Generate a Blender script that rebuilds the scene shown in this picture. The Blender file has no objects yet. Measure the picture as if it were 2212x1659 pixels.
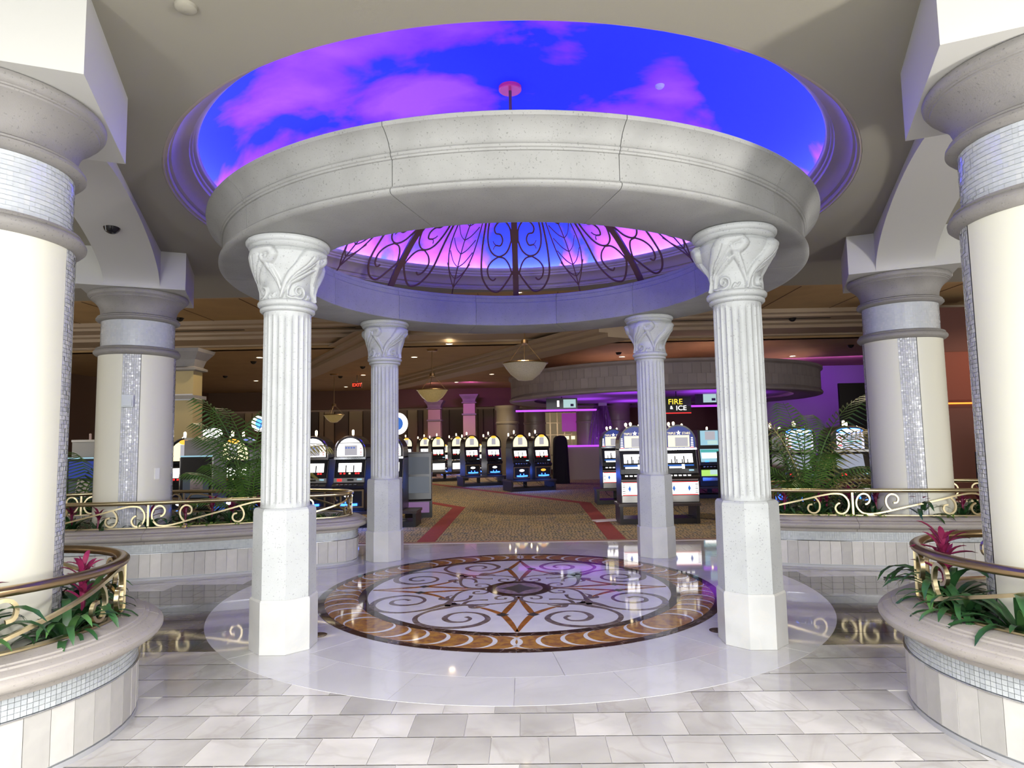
import bpy, math, random
from mathutils import Vector, Matrix
import numpy as np
random.seed(7)
PI = math.pi
SC = bpy.context.scene
COL = SC.collection
sin, cos, R = math.sin, math.cos, math.radians

# ---------------------------------------------------------------- camera
F, PIT, ROL, YAW = 1393.56, 0.0853, -0.0174, -0.0195
fw = Vector((sin(YAW)*cos(PIT), cos(YAW)*cos(PIT), sin(PIT)))
r0 = Vector((cos(YAW), -sin(YAW), 0)); u0 = r0.cross(fw)
rx = r0*cos(ROL) + u0*sin(ROL); ux = -r0*sin(ROL) + u0*cos(ROL)
cd = bpy.data.cameras.new('camera'); cam = bpy.data.objects.new('camera', cd); COL.objects.link(cam)
m = Matrix((rx, ux, -fw)).transposed().to_4x4(); m.translation = Vector((0.1015, 0, 1.6))
cam.matrix_world = m; cd.lens = F/2212*36; cd.sensor_width = 36; cd.clip_start = .05; cd.clip_end = 200
SC.camera = cam
SC.view_settings.view_transform = 'Standard'; SC.view_settings.look = 'None'
SC.view_settings.gamma = 1; SC.view_settings.use_curve_mapping = False
SC.view_settings.exposure = 0.0
SC.cycles.use_denoising = True
SC.cycles.max_bounces = 7; SC.cycles.diffuse_bounces = 4; SC.cycles.glossy_bounces = 3
SC.cycles.sample_clamp_indirect = 6

# ---------------------------------------------------------------- daylight and lamps
w = bpy.data.worlds.new('world'); SC.world = w; w.use_nodes = True
bg = w.node_tree.nodes['Background']; bg.inputs[0].default_value = (.93, .97, 1, 1); bg.inputs[1].default_value = 4.0

def area(name, loc, target, sx, sy, power, color=(1, 1, 1), spread=180):
    l = bpy.data.lights.new(name, 'AREA'); l.shape = 'RECTANGLE'; l.size = sx; l.size_y = sy
    l.energy = power; l.color = color; l.spread = R(spread)
    o = bpy.data.objects.new(name, l); COL.objects.link(o); o.location = loc
    o.rotation_euler = (Vector(target)-Vector(loc)).to_track_quat('-Z', 'Y').to_euler()
    return o
# low daylight through the entrance doors behind the camera
area('entrance_daylight', (5.3, -.3, 1.5), (1.2, 4.6, 3.2), .5, .6, 190, (1, .98, .94), 130)
area('entrance_daylight_side', (-2.75, -.8, 1.3), (-1.5, 7, 3.2), .5, .7, 45, (.96, .98, 1), 140)

area('front_floor_fill', (0, -1.6, 3.2), (0, 2.4, 0), 7, .8, 330, (1, .99, .97), 110)  # fill lamp added to brighten the front floor and shafts, no known window

# ---------------------------------------------------------------- materials
MATS = {}
def mat(name, col, rough=.6, metal=0, spec=.5, emit=None, estr=1, vary=0, noise=0, nscale=8, bump=0, bscale=40,
        pits=0, trans=0, vein=None, coat=0, aniso=None, col2=None, alpha=1, shift=0):
    if name in MATS: return MATS[name]
    M = bpy.data.materials.new(name); M.use_nodes = True; nt = M.node_tree; N = nt.nodes; L = nt.links
    b = N['Principled BSDF']
    b.inputs['Base Color'].default_value = (*col, 1); b.inputs['Roughness'].default_value = rough
    b.inputs['Metallic'].default_value = metal; b.inputs['Specular IOR Level'].default_value = spec
    b.inputs['Coat Weight'].default_value = coat; b.inputs['Coat Roughness'].default_value = .04
    b.inputs['Transmission Weight'].default_value = trans; b.inputs['Alpha'].default_value = alpha
    if emit:
        b.inputs['Emission Color'].default_value = (*emit, 1); b.inputs['Emission Strength'].default_value = estr
    tc = N.new('ShaderNodeTexCoord'); cur = None; vec = tc.outputs['Object']
    if shift:   # each stone shows another cut of the marble
        oi_ = N.new('ShaderNodeObjectInfo'); va = N.new('ShaderNodeVectorMath'); va.operation = 'MULTIPLY_ADD'
        L.new(oi_.outputs['Random'], va.inputs[0]); va.inputs[1].default_value = (37, 53, 19); L.new(vec, va.inputs[2]); vec = va.outputs[0]
    def mix(a, bb, fac, mode='MIX'):
        x = N.new('ShaderNodeMix'); x.data_type = 'RGBA'; x.blend_type = mode
        for s, v in ((6, a), (7, bb)):
            if isinstance(v, tuple): x.inputs[s].default_value = (*v, 1)
            else: L.new(v, x.inputs[s])
        if isinstance(fac, (int, float)): x.inputs[0].default_value = fac
        else: L.new(fac, x.inputs[0])
        return x.outputs[2]
    def ramp(src, p0, p1, lo=0, hi=1):
        r = N.new('ShaderNodeMapRange'); L.new(src, r.inputs[0]); r.inputs[1].default_value = p0; r.inputs[2].default_value = p1
        r.inputs[3].default_value = lo; r.inputs[4].default_value = hi; return r.outputs[0]
    def noi(sc, det=3, dist=0):
        n = N.new('ShaderNodeTexNoise'); n.inputs['Scale'].default_value = sc; n.inputs['Detail'].default_value = det
        n.inputs['Distortion'].default_value = dist; L.new(vec, n.inputs['Vector']); return n.outputs[0]
    cur = col
    if noise:
        c2 = col2 or tuple(c*(1-noise) for c in col)
        cur = mix(col, c2, ramp(noi(nscale, 4, .4), .38, .66))
    if vein:
        v = noi(vein[1], 6, 2.2); d = N.new('ShaderNodeMath'); d.operation = 'SUBTRACT'; L.new(v, d.inputs[0]); d.inputs[1].default_value = .5
        a = N.new('ShaderNodeMath'); a.operation = 'ABSOLUTE'; L.new(d.outputs[0], a.inputs[0])
        cur = mix(cur, vein[0], ramp(a.outputs[0], .0, .03, vein[2], 0))
    if pits:
        n1 = noi(75, 2); cur = mix(cur, tuple(c*.35 for c in col), ramp(n1, .645, .69, 0, pits))
    if vary:
        oi = N.new('ShaderNodeObjectInfo'); hs = N.new('ShaderNodeHueSaturation')
        L.new(ramp(oi.outputs['Random'], 0, 1, 1-vary, 1+vary*.5), hs.inputs['Value'])
        if isinstance(cur, tuple): hs.inputs['Color'].default_value = (*cur, 1)
        else: L.new(cur, hs.inputs['Color'])
        cur = hs.outputs[0]
    if not isinstance(cur, tuple): L.new(cur, b.inputs['Base Color'])
    if bump:
        bp = N.new('ShaderNodeBump'); bp.inputs['Strength'].default_value = bump; bp.inputs['Distance'].default_value = .01
        L.new(noi(bscale, 3), bp.inputs['Height']); L.new(bp.outputs[0], b.inputs['Normal'])
    MATS[name] = M; return M

def island_mat(name, cols, rough, metal=0, spec=.5, sparkle=0):
    """small mosaic squares: each square takes its own tone (random per island)"""
    M = bpy.data.materials.new(name); M.use_nodes = True; nt = M.node_tree; N = nt.nodes; L = nt.links
    b = N['Principled BSDF']; b.inputs['Roughness'].default_value = rough; b.inputs['Metallic'].default_value = metal
    b.inputs['Specular IOR Level'].default_value = spec
    g = N.new('ShaderNodeNewGeometry'); r = N.new('ShaderNodeValToRGB'); L.new(g.outputs['Random Per Island'], r.inputs[0])
    el = r.color_ramp.elements
    el[0].position = 0; el[0].color = (*cols[0], 1); el[1].position = 1; el[1].color = (*cols[-1], 1)
    for i, c in enumerate(cols[1:-1]):
        e = el.new((i+1)/(len(cols)-1)); e.color = (*c, 1)
    L.new(r.outputs[0], b.inputs['Base Color'])
    if sparkle:
        mr = N.new('ShaderNodeMapRange'); L.new(g.outputs['Random Per Island'], mr.inputs[0])
        mr.inputs[3].default_value = rough; mr.inputs[4].default_value = rough*.3; L.new(mr.outputs[0], b.inputs['Roughness'])
    MATS[name] = M; return M

def fluor(name, col, s): return mat(name, (.02, .02, .02), .4, emit=col, estr=s)

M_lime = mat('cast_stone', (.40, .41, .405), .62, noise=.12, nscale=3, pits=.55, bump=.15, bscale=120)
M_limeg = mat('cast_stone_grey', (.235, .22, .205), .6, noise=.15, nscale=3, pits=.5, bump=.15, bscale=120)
M_ringst = mat('cast_stone_shaded', (.262, .26, .248), .62, noise=.14, nscale=3, pits=.6, bump=.15, bscale=120)  # same stone as the gazebo columns, weaker light up high darkened into the colour
M_cream = mat('cream_panel', (.62, .605, .51), .42)
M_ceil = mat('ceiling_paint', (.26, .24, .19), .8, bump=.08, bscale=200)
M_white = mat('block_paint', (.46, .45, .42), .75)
M_marble = mat('floor_marble', (.56, .535, .50), .055, spec=.55, vary=.22, noise=.25, nscale=2.2, vein=((.30, .26, .22), .8, .25), shift=1)
M_brown = mat('brown_floor_marble', (.12, .10, .09), .07, spec=.42, vary=.3, noise=.35, nscale=2.6, vein=((.25, .22, .2), .9, .4), shift=1)
M_slab = mat('circle_marble', (.56, .55, .55), .045, spec=.6, vary=.04, noise=.12, nscale=1.5, vein=((.45, .43, .42), .8, .25), shift=1)
M_grout = mat('grout', (.60, .58, .54), .5)
M_tile = mat('wall_tile', (.47, .45, .42), .35, vary=.22, noise=.12, nscale=7)
M_coping = mat('coping_stone', (.33, .30, .27), .5, noise=.12, nscale=3, pits=.35, bump=.1, bscale=100)
M_brass = mat('satin_brass', (.60, .50, .30), .28, metal=1)
M_bronze = mat('bronze', (.38, .27, .15), .3, metal=1)
M_dark = mat('brown_marble', (.035, .016, .016), .05, spec=.6, noise=.5, nscale=9, vein=((.3, .22, .18), 3, .5))
M_gold = mat('gold_marble', (.40, .20, .045), .06, spec=.6, noise=.5, nscale=14, col2=(.22, .09, .05))
M_gold2 = mat('amber_marble', (.36, .13, .03), .06, spec=.6, noise=.4, nscale=12)
M_inlay = mat('white_marble', (.68, .67, .66), .05, spec=.6, noise=.08, nscale=6)
M_scroll = mat('grey_brown_marble', (.19, .15, .14), .06, spec=.6, noise=.5, nscale=18, col2=(.10, .07, .07))
M_lilac = mat('lilac_marble', (.36, .27, .30), .06, spec=.6, noise=.4, nscale=16)
M_black = mat('black_plastic', (.012, .012, .014), .28)
M_blackm = mat('black_laminate', (.018, .015, .013), .4)
M_chrome = mat('chrome', (.62, .62, .64), .16, metal=1)
M_steel = mat('brushed_steel', (.5, .49, .46), .35, metal=1)
M_wood = mat('bench_top', (.05, .035, .028), .35)
M_iron = mat('wrought_iron', (.12, .06, .045), .5, metal=.3)
M_strap = mat('leaf_green', (.022, .075, .022), .38, noise=.4, nscale=9)
M_strap2 = mat('leaf_light', (.06, .15, .04), .4, noise=.35, nscale=9)
M_bract = mat('bract_magenta', (.20, .014, .06), .4, noise=.35, nscale=12)
M_palm = mat('palm_green', (.08, .17, .03), .42, noise=.4, nscale=7)
M_palmy = mat('palm_yellow', (.42, .37, .12), .45, noise=.3, nscale=7)
M_fern = mat('fern_green', (.16, .27, .04), .5, noise=.35, nscale=9)
M_soil = mat('soil', (.03, .022, .015), .95, bump=.6, bscale=30)
M_mos = island_mat('pearl_mosaic', [(.42, .44, .46), (.47, .49, .51), (.44, .46, .49), (.50, .51, .52)], .3, spec=.6, sparkle=1)
M_spark = island_mat('mother_of_pearl', [(.36, .37, .40), (.48, .48, .50), (.41, .42, .45), (.58, .575, .57)], .42, spec=.6, sparkle=1)
M_mosb = island_mat('band_mosaic', [(.34, .36, .37), (.44, .46, .465), (.38, .40, .415)], .25)
M_gr2 = mat('mosaic_grout', (.42, .44, .46), .6)

# ---------------------------------------------------------------- mesh helpers
class MB:
    def __init__(s): s.v = []; s.f = []
    def add(s, vs, fs):
        n = len(s.v); s.v += [tuple(v) for v in vs]; s.f += [tuple(i+n for i in f) for f in fs]; return s
    def box(s, c, d, rz=0, M=None):
        x, y, z = d[0]/2, d[1]/2, d[2]/2
        vs = [(a*x, b*y, e*z) for a in (-1, 1) for b in (-1, 1) for e in (-1, 1)]
        if M is not None: vs = [M @ Vector(v) for v in vs]
        elif rz: vs = [(v[0]*cos(rz)-v[1]*sin(rz), v[0]*sin(rz)+v[1]*cos(rz), v[2]) for v in vs]
        vs = [(v[0]+c[0], v[1]+c[1], v[2]+c[2]) for v in vs]
        return s.add(vs, [(0, 1, 3, 2), (4, 6, 7, 5), (0, 4, 5, 1), (2, 3, 7, 6), (0, 2, 6, 4), (1, 5, 7, 3)])
    def prism(s, poly, z0, z1, top=True):
        n = len(poly); vs = [(p[0], p[1], z0) for p in poly]+[(p[0], p[1], z1) for p in poly]
        fs = [(i, (i+1) % n, n+(i+1) % n, n+i) for i in range(n)]+[tuple(range(n, 2*n)), tuple(range(n-1, -1, -1))]
        return s.add(vs, fs)
    def side(s, poly, x0, x1):
        """polygon in (y,z) extruded along x"""
        n = len(poly); vs = [(x0, p[0], p[1]) for p in poly]+[(x1, p[0], p[1]) for p in poly]
        return s.add(vs, [(i, (i+1) % n, n+(i+1) % n, n+i) for i in range(n)]+[tuple(range(n, 2*n)), tuple(range(n-1, -1, -1))])
    def front(s, poly, y0, y1):
        """polygon in (x,z) extruded along y"""
        n = len(poly); vs = [(p[0], y0, p[1]) for p in poly]+[(p[0], y1, p[1]) for p in poly]
        return s.add(vs, [(i, (i+1) % n, n+(i+1) % n, n+i) for i in range(n)]+[tuple(range(n, 2*n)), tuple(range(n-1, -1, -1))])
    def lathe(s, prof, n=48, a0=0, a1=2*PI, c=(0, 0), closed=False):
        full = abs(a1-a0-2*PI) < 1e-6; k = n if full else n+1; m_ = len(prof)
        vs = []
        for i in range(k):
            a = a0+(a1-a0)*i/n
            vs += [(c[0]+p[0]*cos(a), c[1]+p[0]*sin(a), p[1]) for p in prof]
        fs = []
        for i in range(n):
            i2 = (i+1) % k
            for j in range(m_ if closed else m_-1):
                j2 = (j+1) % m_
                fs.append((i*m_+j, i2*m_+j, i2*m_+j2, i*m_+j2))
        if closed and not full:
            fs.append(tuple(range(m_-1, -1, -1))); fs.append(tuple(n*m_+j for j in range(m_)))
        return s.add(vs, fs)
    def tube(s, pts, r, n=6, closed=False, cap=True):
        """round bar; r a number or list"""
        k = len(pts); P = [Vector(p) for p in pts]; rr = r if isinstance(r, (list, tuple)) else [r]*k
        vs = []; up = Vector((0, 0, 1)); last = None
        for i in range(k):
            a = P[(i-1) % k] if (i or closed) else P[i]; b = P[(i+1) % k] if (i < k-1 or closed) else P[i]
            t = (b-a).normalized() if (b-a).length > 1e-9 else Vector((0, 0, 1))
            if last is None:
                x = t.cross(up) if abs(t.z) < .95 else t.cross(Vector((1, 0, 0)))
            else: x = last-t*last.dot(t)
            x.normalize(); last = x; y = t.cross(x)
            vs += [P[i]+(x*cos(2*PI*j/n)+y*sin(2*PI*j/n))*rr[i] for j in range(n)]
        fs = []
        for i in range(k if closed else k-1):
            for j in range(n):
                i2 = (i+1) % k; fs.append((i*n+j, i*n+(j+1) % n, i2*n+(j+1) % n, i2*n+j))
        if cap and not closed: fs += [tuple(range(n-1, -1, -1)), tuple((k-1)*n+j for j in range(n))]
        return s.add(vs, fs)
    def ribbon(s, pts, nors, wn, wt, widths=None, closed=False):
        """flat bar along pts; nors = depth direction at each point; wn depth, wt in-plane width"""
        k = len(pts); P = [Vector(p) for p in pts]; vs = []
        for i in range(k):
            a = P[(i-1) % k] if (i or closed) else P[i]; b = P[(i+1) % k] if (i < k-1 or closed) else P[i]
            t = (b-a).normalized(); nn = Vector(nors[i]).normalized() if isinstance(nors, list) else Vector(nors)
            q = t.cross(nn).normalized(); h = (widths[i] if widths else wt)/2
            vs += [P[i]+q*h+nn*wn/2, P[i]-q*h+nn*wn/2, P[i]-q*h-nn*wn/2, P[i]+q*h-nn*wn/2]
        fs = []
        for i in range(k if closed else k-1):
            i2 = (i+1) % k
            for j in range(4): fs.append((i*4+j, i*4+(j+1) % 4, i2*4+(j+1) % 4, i2*4+j))
        if not closed: fs += [(3, 2, 1, 0), tuple((k-1)*4+j for j in range(4))]
        return s.add(vs, fs)
    def mesh(s, name, m_, smooth=False):
        me = bpy.data.meshes.new(name); me.from_pydata(s.v, [], s.f)
        for x in (m_ if isinstance(m_, list) else [m_]): me.materials.append(x)
        import bmesh
        b = bmesh.new(); b.from_mesh(me); bmesh.ops.recalc_face_normals(b, faces=b.faces); b.to_mesh(me); b.free()
        if smooth:
            me.polygons.foreach_set('use_smooth', [True]*len(me.polygons))
            me.set_sharp_from_angle(angle=R(38))
        me.update(); return me
    def build(s, name, m_, parent=None, smooth=False, loc=None, rz=0):
        return obj(name, s.mesh(name, m_, smooth), parent, loc, rz)

def obj(name, me, parent=None, loc=None, rz=0):
    o = bpy.data.objects.new(name, me); COL.objects.link(o)
    if parent: o.parent = parent
    if loc is not None: o.location = loc
    if rz: o.rotation_euler = (0, 0, rz)
    return o
def tag(o, label, cat, group=None, kind=None):
    if label: o['label'] = label
    if cat: o['category'] = cat
    if group: o['group'] = group
    if kind: o['kind'] = kind
    return o
def thing(name, label, cat, loc=(0, 0, 0), rz=0, group=None, kind=None):
    o = bpy.data.objects.new(name, None); COL.objects.link(o); o.location = loc; o.rotation_euler = (0, 0, rz)
    o.empty_display_size = .1
    return tag(o, label, cat, group, kind)
def struct(o): o['kind'] = 'structure'; return o
def dup(root, loc, rz=0, label=None, group=None):
    r = root.copy(); COL.objects.link(r); r.location = loc; r.rotation_euler = (0, 0, rz)
    if label: r['label'] = label
    if group: r['group'] = group
    for ch in list(root.children):
        c = ch.copy(); COL.objects.link(c); c.parent = r
        for g in ch.children:
            d = g.copy(); COL.objects.link(d); d.parent = c
    return r
def spline(pts, n=8, closed=False):
    """Catmull-Rom through points of any dimension"""
    P = [np.array(p, float) for p in pts]; k = len(P); out = []
    for i in range(k if closed else k-1):
        g = lambda j: P[j % k] if closed else P[max(0, min(k-1, j))]
        a, b, c, d = g(i-1), g(i), g(i+1), g(i+2)
        for q in range(n):
            t = q/n; out.append(.5*((2*b)+(-a+c)*t+(2*a-5*b+4*c-d)*t*t+(-a+3*b-3*c+d)*t**3))
    if not closed: out.append(P[-1])
    return [tuple(float(x) for x in p) for p in out]
def taper(x0, x1, n): return [x0+(x1-x0)*i/(n-1) for i in range(n)]
D0 = 7.08       # gazebo centre (0, D0)
CE = 4.07       # pavilion ceiling height
# ================================================================ SETTING: floor
fl = struct(MB().box((0, 4.2, -.055), (24, 12.4, .1)).build('floor', M_grout))
T = .305
def tile_mesh(w_, h_): return MB().box((0, 0, -.0045), (w_, h_, .009)).mesh('floor_tile', M_marble)
tm = tile_mesh(T-.003, T-.003); tmb = tm.copy(); tmb.materials[0] = M_brown
def is_brown(x, y): return 5.1 < y < (7.25 if abs(x) > 3.2 else 7.6)+max(0, 4.2-abs(x))*.25 and abs(x) > 2
planters_c = [(-3.1, 3.62, .86), (3.23, 3.70, .88)]
cand = []
for j in range(-4, 27):
    y = 2.3+j*T*.97
    for i in range(-26, 27):
        x = i*T+(T/2 if j % 2 else 0)+.04
        if y < -1.9 or y > 10.1: continue
        if math.hypot(x, y-D0) < 2.85: continue
        if any(math.hypot(x-a, y-b) < c for a, b, c in planters_c): continue
        if abs(x) > 7.6: continue
        cand.append((x, y))
def seen_key(c):
    x, y = c
    inview = y > .9 and abs(x/(y+.01)) < .95 and not (y > 8.6 and abs(x) > 3.0) and not (y > 7.7 and abs(x) > 4.0) and abs(x) < 5.6
    return (0 if inview and y > 1.9 else 1, y)
cand.sort(key=seen_key)
rest = MB(); restb = MB()
for q, (x, y) in enumerate(cand):
    if q < 298: obj('floor_tile', tmb if is_brown(x, y) else tm, fl, (x, y, 0))
    else: (restb if is_brown(x, y) else rest).box((x, y, -.0045), (T-.003, T-.003, .009))
rest.build('floor_tile', M_marble, fl)['kind'] = 'stuff'; restb.build('floor_tile', M_brown, fl)['kind'] = 'stuff'
# polished circle round the gazebo, laid in curved slabs
def arcslab(r0_, r1_, a0, a1, z0, z1, n=8, name='s'):
    return MB().lathe([(r0_, z0), (r1_, z0), (r1_, z1), (r0_, z1)], n, a0, a1, closed=True)
for k in range(24):
    a0 = 2*PI*k/24+R(7.5)
    sl = arcslab(2.085, 2.58, a0+.0008, a0+2*PI/24-.0008, -.004, .0012, 6).build('marble_slab', M_slab, fl, loc=(0, D0, 0))
    a0 += R(7.5)
    sl = arcslab(2.5825, 3.05, a0+.0006, a0+2*PI/24-.0006, -.004, .0012, 6).build('marble_slab', M_slab, fl, loc=(0, D0, 0))

# medallion
md = thing('floor_medallion', 'round inlaid marble floor medallion with scrolls and a four-pointed star under the gazebo', 'medallion', (0, D0, 0))
arcslab(0, 2.02, 0, 2*PI, -.003, .0030, 96).build('gold_band', M_gold, md)
for k in range(24):
    a = 2*PI*k/24
    arcslab(2.005, 2.083, a+.001, a+2*PI/24-.001, .001, .0042, 5).build('border_piece', M_dark, md)
    arcslab(1.585, 1.675, a+.001, a+2*PI/24-.001, .001, .0046, 5).build('border_piece', M_dark, md)
arcslab(0, 1.586, 0, 2*PI, .001, .0040, 96).build('white_field', M_inlay, md)
def crescent(sgn):
    A = []; B_ = []; ro, n = .166, 16
    for i in range(n+1):
        a = -R(118)+2*R(118)*i/n
        A.append((sgn*ro*cos(a), ro*sin(a)))
        B_.append((sgn*(ro*cos(a)-.040*max(0, cos(a/1.32))), ro*sin(a)*.99))
    mb = MB(); vs = [(p[0], p[1], .0046) for p in A]+[(p[0], p[1], .0046) for p in B_]
    mb.add(vs, [(i, i+1, n+2+i, n+1+i) for i in range(n)])
    return mb.mesh('crescent', M_inlay)
cr = {1: crescent(1), -1: crescent(-1)}
for q in range(8):
    for k in range(7):
        if q % 2 == 0: a = q*45+3.6+k*6.3; s = 1
        else: a = (q+1)*45-3.6-k*6.3; s = -1
        rad = R(a); o = obj('crescent', cr[s], md, (1.84*cos(rad), 1.84*sin(rad), 0)); o.rotation_euler[2] = rad-PI/2
def flat(pts, widths, z, name, m_, rot=0, mir=False, nn=6):
    P = spline([(*p, w_) for p, w_ in zip(pts, widths)], nn)
    q = []; ws = []
    for x, y, w_ in P:
        if mir: y = -y
        q.append((x*cos(rot)-y*sin(rot), x*sin(rot)+y*cos(rot), z-.002)); ws.append(max(w_, .003))
    return MB().ribbon(q, (0, 0, 1), .004, .05, ws).build(name, m_, md)
for q in range(4):
    a = q*PI/2
    for mir in (False, True):
        flat([(1.57, 0.0), (1.3, .06), (1.04, .14), (.86, .27), (.74, .405)], [.03, .055, .06, .05, .03], .0050, 'star_band', M_gold2, a, mir)
        flat([(.36, 0.0), (.62, .05), (.85, .10), (1.04, .14)], [.025, .05, .06, .05], .0050, 'star_band', M_gold2, a, mir)
        b = a+PI/4
        flat([(.86, .0), (1.0, .05), (1.22, .035), (1.43, .12), (1.53, .32), (1.46, .56), (1.26, .70), (1.04, .66), (.95, .50), (.99, .34), (1.12, .27), (1.26, .33), (1.30, .46), (1.22, .55), (1.12, .52), (1.10, .44)],
             [.10, .08, .045, .045, .055, .06, .065, .055, .045, .035, .04, .055, .05, .035, .035, .045], .0054, 'scroll', M_scroll, b, mir)
        flat([(1.0, .0), (.86, .10), (.72, .22), (.55, .33), (.40, .34), (.30, .25), (.31, .14), (.41, .10), (.48, .17), (.43, .23), (.38, .2)],
             [.10, .06, .035, .032, .035, .035, .03, .03, .028, .025, .03], .0058, 'scroll', M_scroll, b, mir)
        flat([(.84, .08), (.74, .03), (.64, .06), (.56, .13)], [.04, .045, .03, .045], .0061, 'leaf', M_scroll, b, mir)
        flat([(.82, .17), (.86, .25), (.80, .31)], [.06, .05, .012], .0061, 'leaf', M_scroll, b, mir)
        flat([(.82, .17), (.76, .27), (.68, .28)], [.05, .035, .012], .0062, 'leaf', M_scroll, b, mir)
    MB().box((1.04*cos(a)-.14*sin(a), 1.04*sin(a)+.14*cos(a), .0035), (.085, .085, .005), a+PI/4).build('black_square', M_black, md)
    MB().box((1.04*cos(a)+.14*sin(a), 1.04*sin(a)-.14*cos(a), .0035), (.085, .085, .005), a+PI/4).build('black_square', M_black, md)
arcslab(.255, .345, 0, 2*PI, .001, .0062, 48).build('centre_ring', M_dark, md)
arcslab(0, .255, 0, 2*PI, .001, .0058, 48).build('centre_disc', M_lilac, md)
st = []
for k in range(4):
    a = k*PI/2
    for t in range(8):
        u = t/8; rr = .235*(1-u)**1.5+.235*u**1.5
        x, y = .235*(1-u)**1.45, .235*u**1.45
        st.append((x*cos(a)-y*sin(a), x*sin(a)+y*cos(a)))
MB().prism(st, .003, .0066).build('centre_star', M_black, md)
for s in (-1, 1):
    o = arcslab(0, .075, 0, 2*PI, -.002, .0034, 24).build('floor_roundel', M_dark, loc=(s*1.66, D0-1.58, 0))
    tag(o, 'small dark round inlay in the floor beside the %s front gazebo column' % ('left' if s < 0 else 'right'), 'inlay')

# ---------------------------------------------------------------- carpet
def carpet_mat():
    M = bpy.data.materials.new('patterned_carpet'); M.use_nodes = True; nt = M.node_tree; N = nt.nodes; L = nt.links
    b = N['Principled BSDF']; b.inputs['Roughness'].default_value = .95; b.inputs['Specular IOR Level'].default_value = .1
    tc = N.new('ShaderNodeTexCoord'); mp = N.new('ShaderNodeMapping'); L.new(tc.outputs['Object'], mp.inputs[0]); mp.inputs['Scale'].default_value = (1.7, 1.5, 1)
    v = N.new('ShaderNodeTexVoronoi'); v.inputs['Scale'].default_value = 1.6; L.new(mp.outputs[0], v.inputs['Vector']); v.feature = 'F2'
    n = N.new('ShaderNodeTexNoise'); n.inputs['Scale'].default_value = 5; n.inputs['Detail'].default_value = 5; n.inputs['Distortion'].default_value = 1.5
    L.new(mp.outputs[0], n.inputs['Vector'])
    w_ = N.new('ShaderNodeTexWave'); w_.inputs['Scale'].default_value = 3.2; w_.inputs['Distortion'].default_value = 9; w_.inputs['Detail'].default_value = 3
    L.new(mp.outputs[0], w_.inputs['Vector'])
    r1 = N.new('ShaderNodeValToRGB'); L.new(n.outputs[0], r1.inputs[0]); e = r1.color_ramp.elements
    e[0].position = .36; e[0].color = (.17, .17, .14, 1); e[1].position = .62; e[1].color = (.40, .30, .15, 1)
    x = e.new(.5); x.color = (.34, .27, .15, 1)
    r2 = N.new('ShaderNodeValToRGB'); L.new(w_.outputs[1], r2.inputs[0]); e2 = r2.color_ramp.elements
    e2[0].position = .05; e2[0].color = (.25, .30, .34, 1); e2[1].position = .3; e2[1].color = (1, 1, 1, 1)
    mx = N.new('ShaderNodeMix'); mx.data_type = 'RGBA'; mx.blend_type = 'MULTIPLY'; mx.inputs[0].default_value = .75
    L.new(r1.outputs[0], mx.inputs[6]); L.new(r2.outputs[0], mx.inputs[7]); L.new(mx.outputs[2], b.inputs['Base Color'])
    return M
M_carpet = carpet_mat()
cp = struct(MB().box((0, 26.3, -.05), (44, 32, .102)).build('carpet', M_carpet))
M_redc = mat('red_carpet', (.26, .035, .025), .95, noise=.2, nscale=20)
def strip(pts, w_):
    P = [Vector((p[0], p[1], .003)) for p in pts]
    for a, b in zip(P[:-1], P[1:]):
        d = (b-a); n_ = Vector((-d.y, d.x, 0)).normalized()*w_/2; e = d.normalized()*w_*.35
        mb = MB(); q = [a+n_, a-n_, b-n_+e, b+n_+e]
        mb.prism([(v.x, v.y) for v in q][::-1], .0, .006+.001*random.random()); mb.build('border_strip', M_redc, cp)
strip([(-1.51, 10.34), (-1.51, 15.5)], .29); strip([(-1.51, 15.5), (-2.75, 17.4), (-4.5, 20)], .24)
strip([(1.51, 10.34), (1.53, 16.1)], .29); strip([(1.53, 16.15), (-4.1, 25.1), (-7, 29.7)], .26)
MB().box((0, 10.31, .002), (10, .05, .008)).build('edge_strip', mat('carpet_edge', (.25, .12, .06), .6), cp)
gr = struct(MB().box((0, -12, -.1), (60, 20, .1)).build('ground', mat('plaza', (.6, .6, .58), .8)))

# ================================================================ ceiling with round opening
def ring_ceiling(hw, y0, y1, z, th, rad, n=96):
    mb = MB(); vs = []; fs = []
    cx, cy = 0, D0
    def edge(a):
        dx, dy = cos(a), sin(a); t = 1e9
        if dx > 1e-9: t = min(t, hw/dx)
        if dx < -1e-9: t = min(t, -hw/dx)
        if dy > 1e-9: t = min(t, (y1-cy)/dy)
        if dy < -1e-9: t = min(t, (y0-cy)/dy)
        return (cx+dx*t, cy+dy*t)
    angs = sorted(set([2*PI*i/n for i in range(n)]+[math.atan2(yy-cy, xx) % (2*PI) for xx in (-hw, hw) for yy in (y0, y1)]))
    k = len(angs)
    for a in angs:
        e = edge(a); i_ = (cx+rad*cos(a), cy+rad*sin(a))
        vs += [(i_[0], i_[1], z), (e[0], e[1], z), (e[0], e[1], z+th), (i_[0], i_[1], z+th)]
    for i in range(k):
        j = (i+1) % k
        for q in range(4): fs.append((i*4+q, j*4+q, j*4+(q+1) % 4, i*4+(q+1) % 4))
    return mb.add(vs, fs)
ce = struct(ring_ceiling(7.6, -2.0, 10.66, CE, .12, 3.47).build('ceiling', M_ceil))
M_cove = mat('cove_plaster', (.33, .27, .23), .5)
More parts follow.
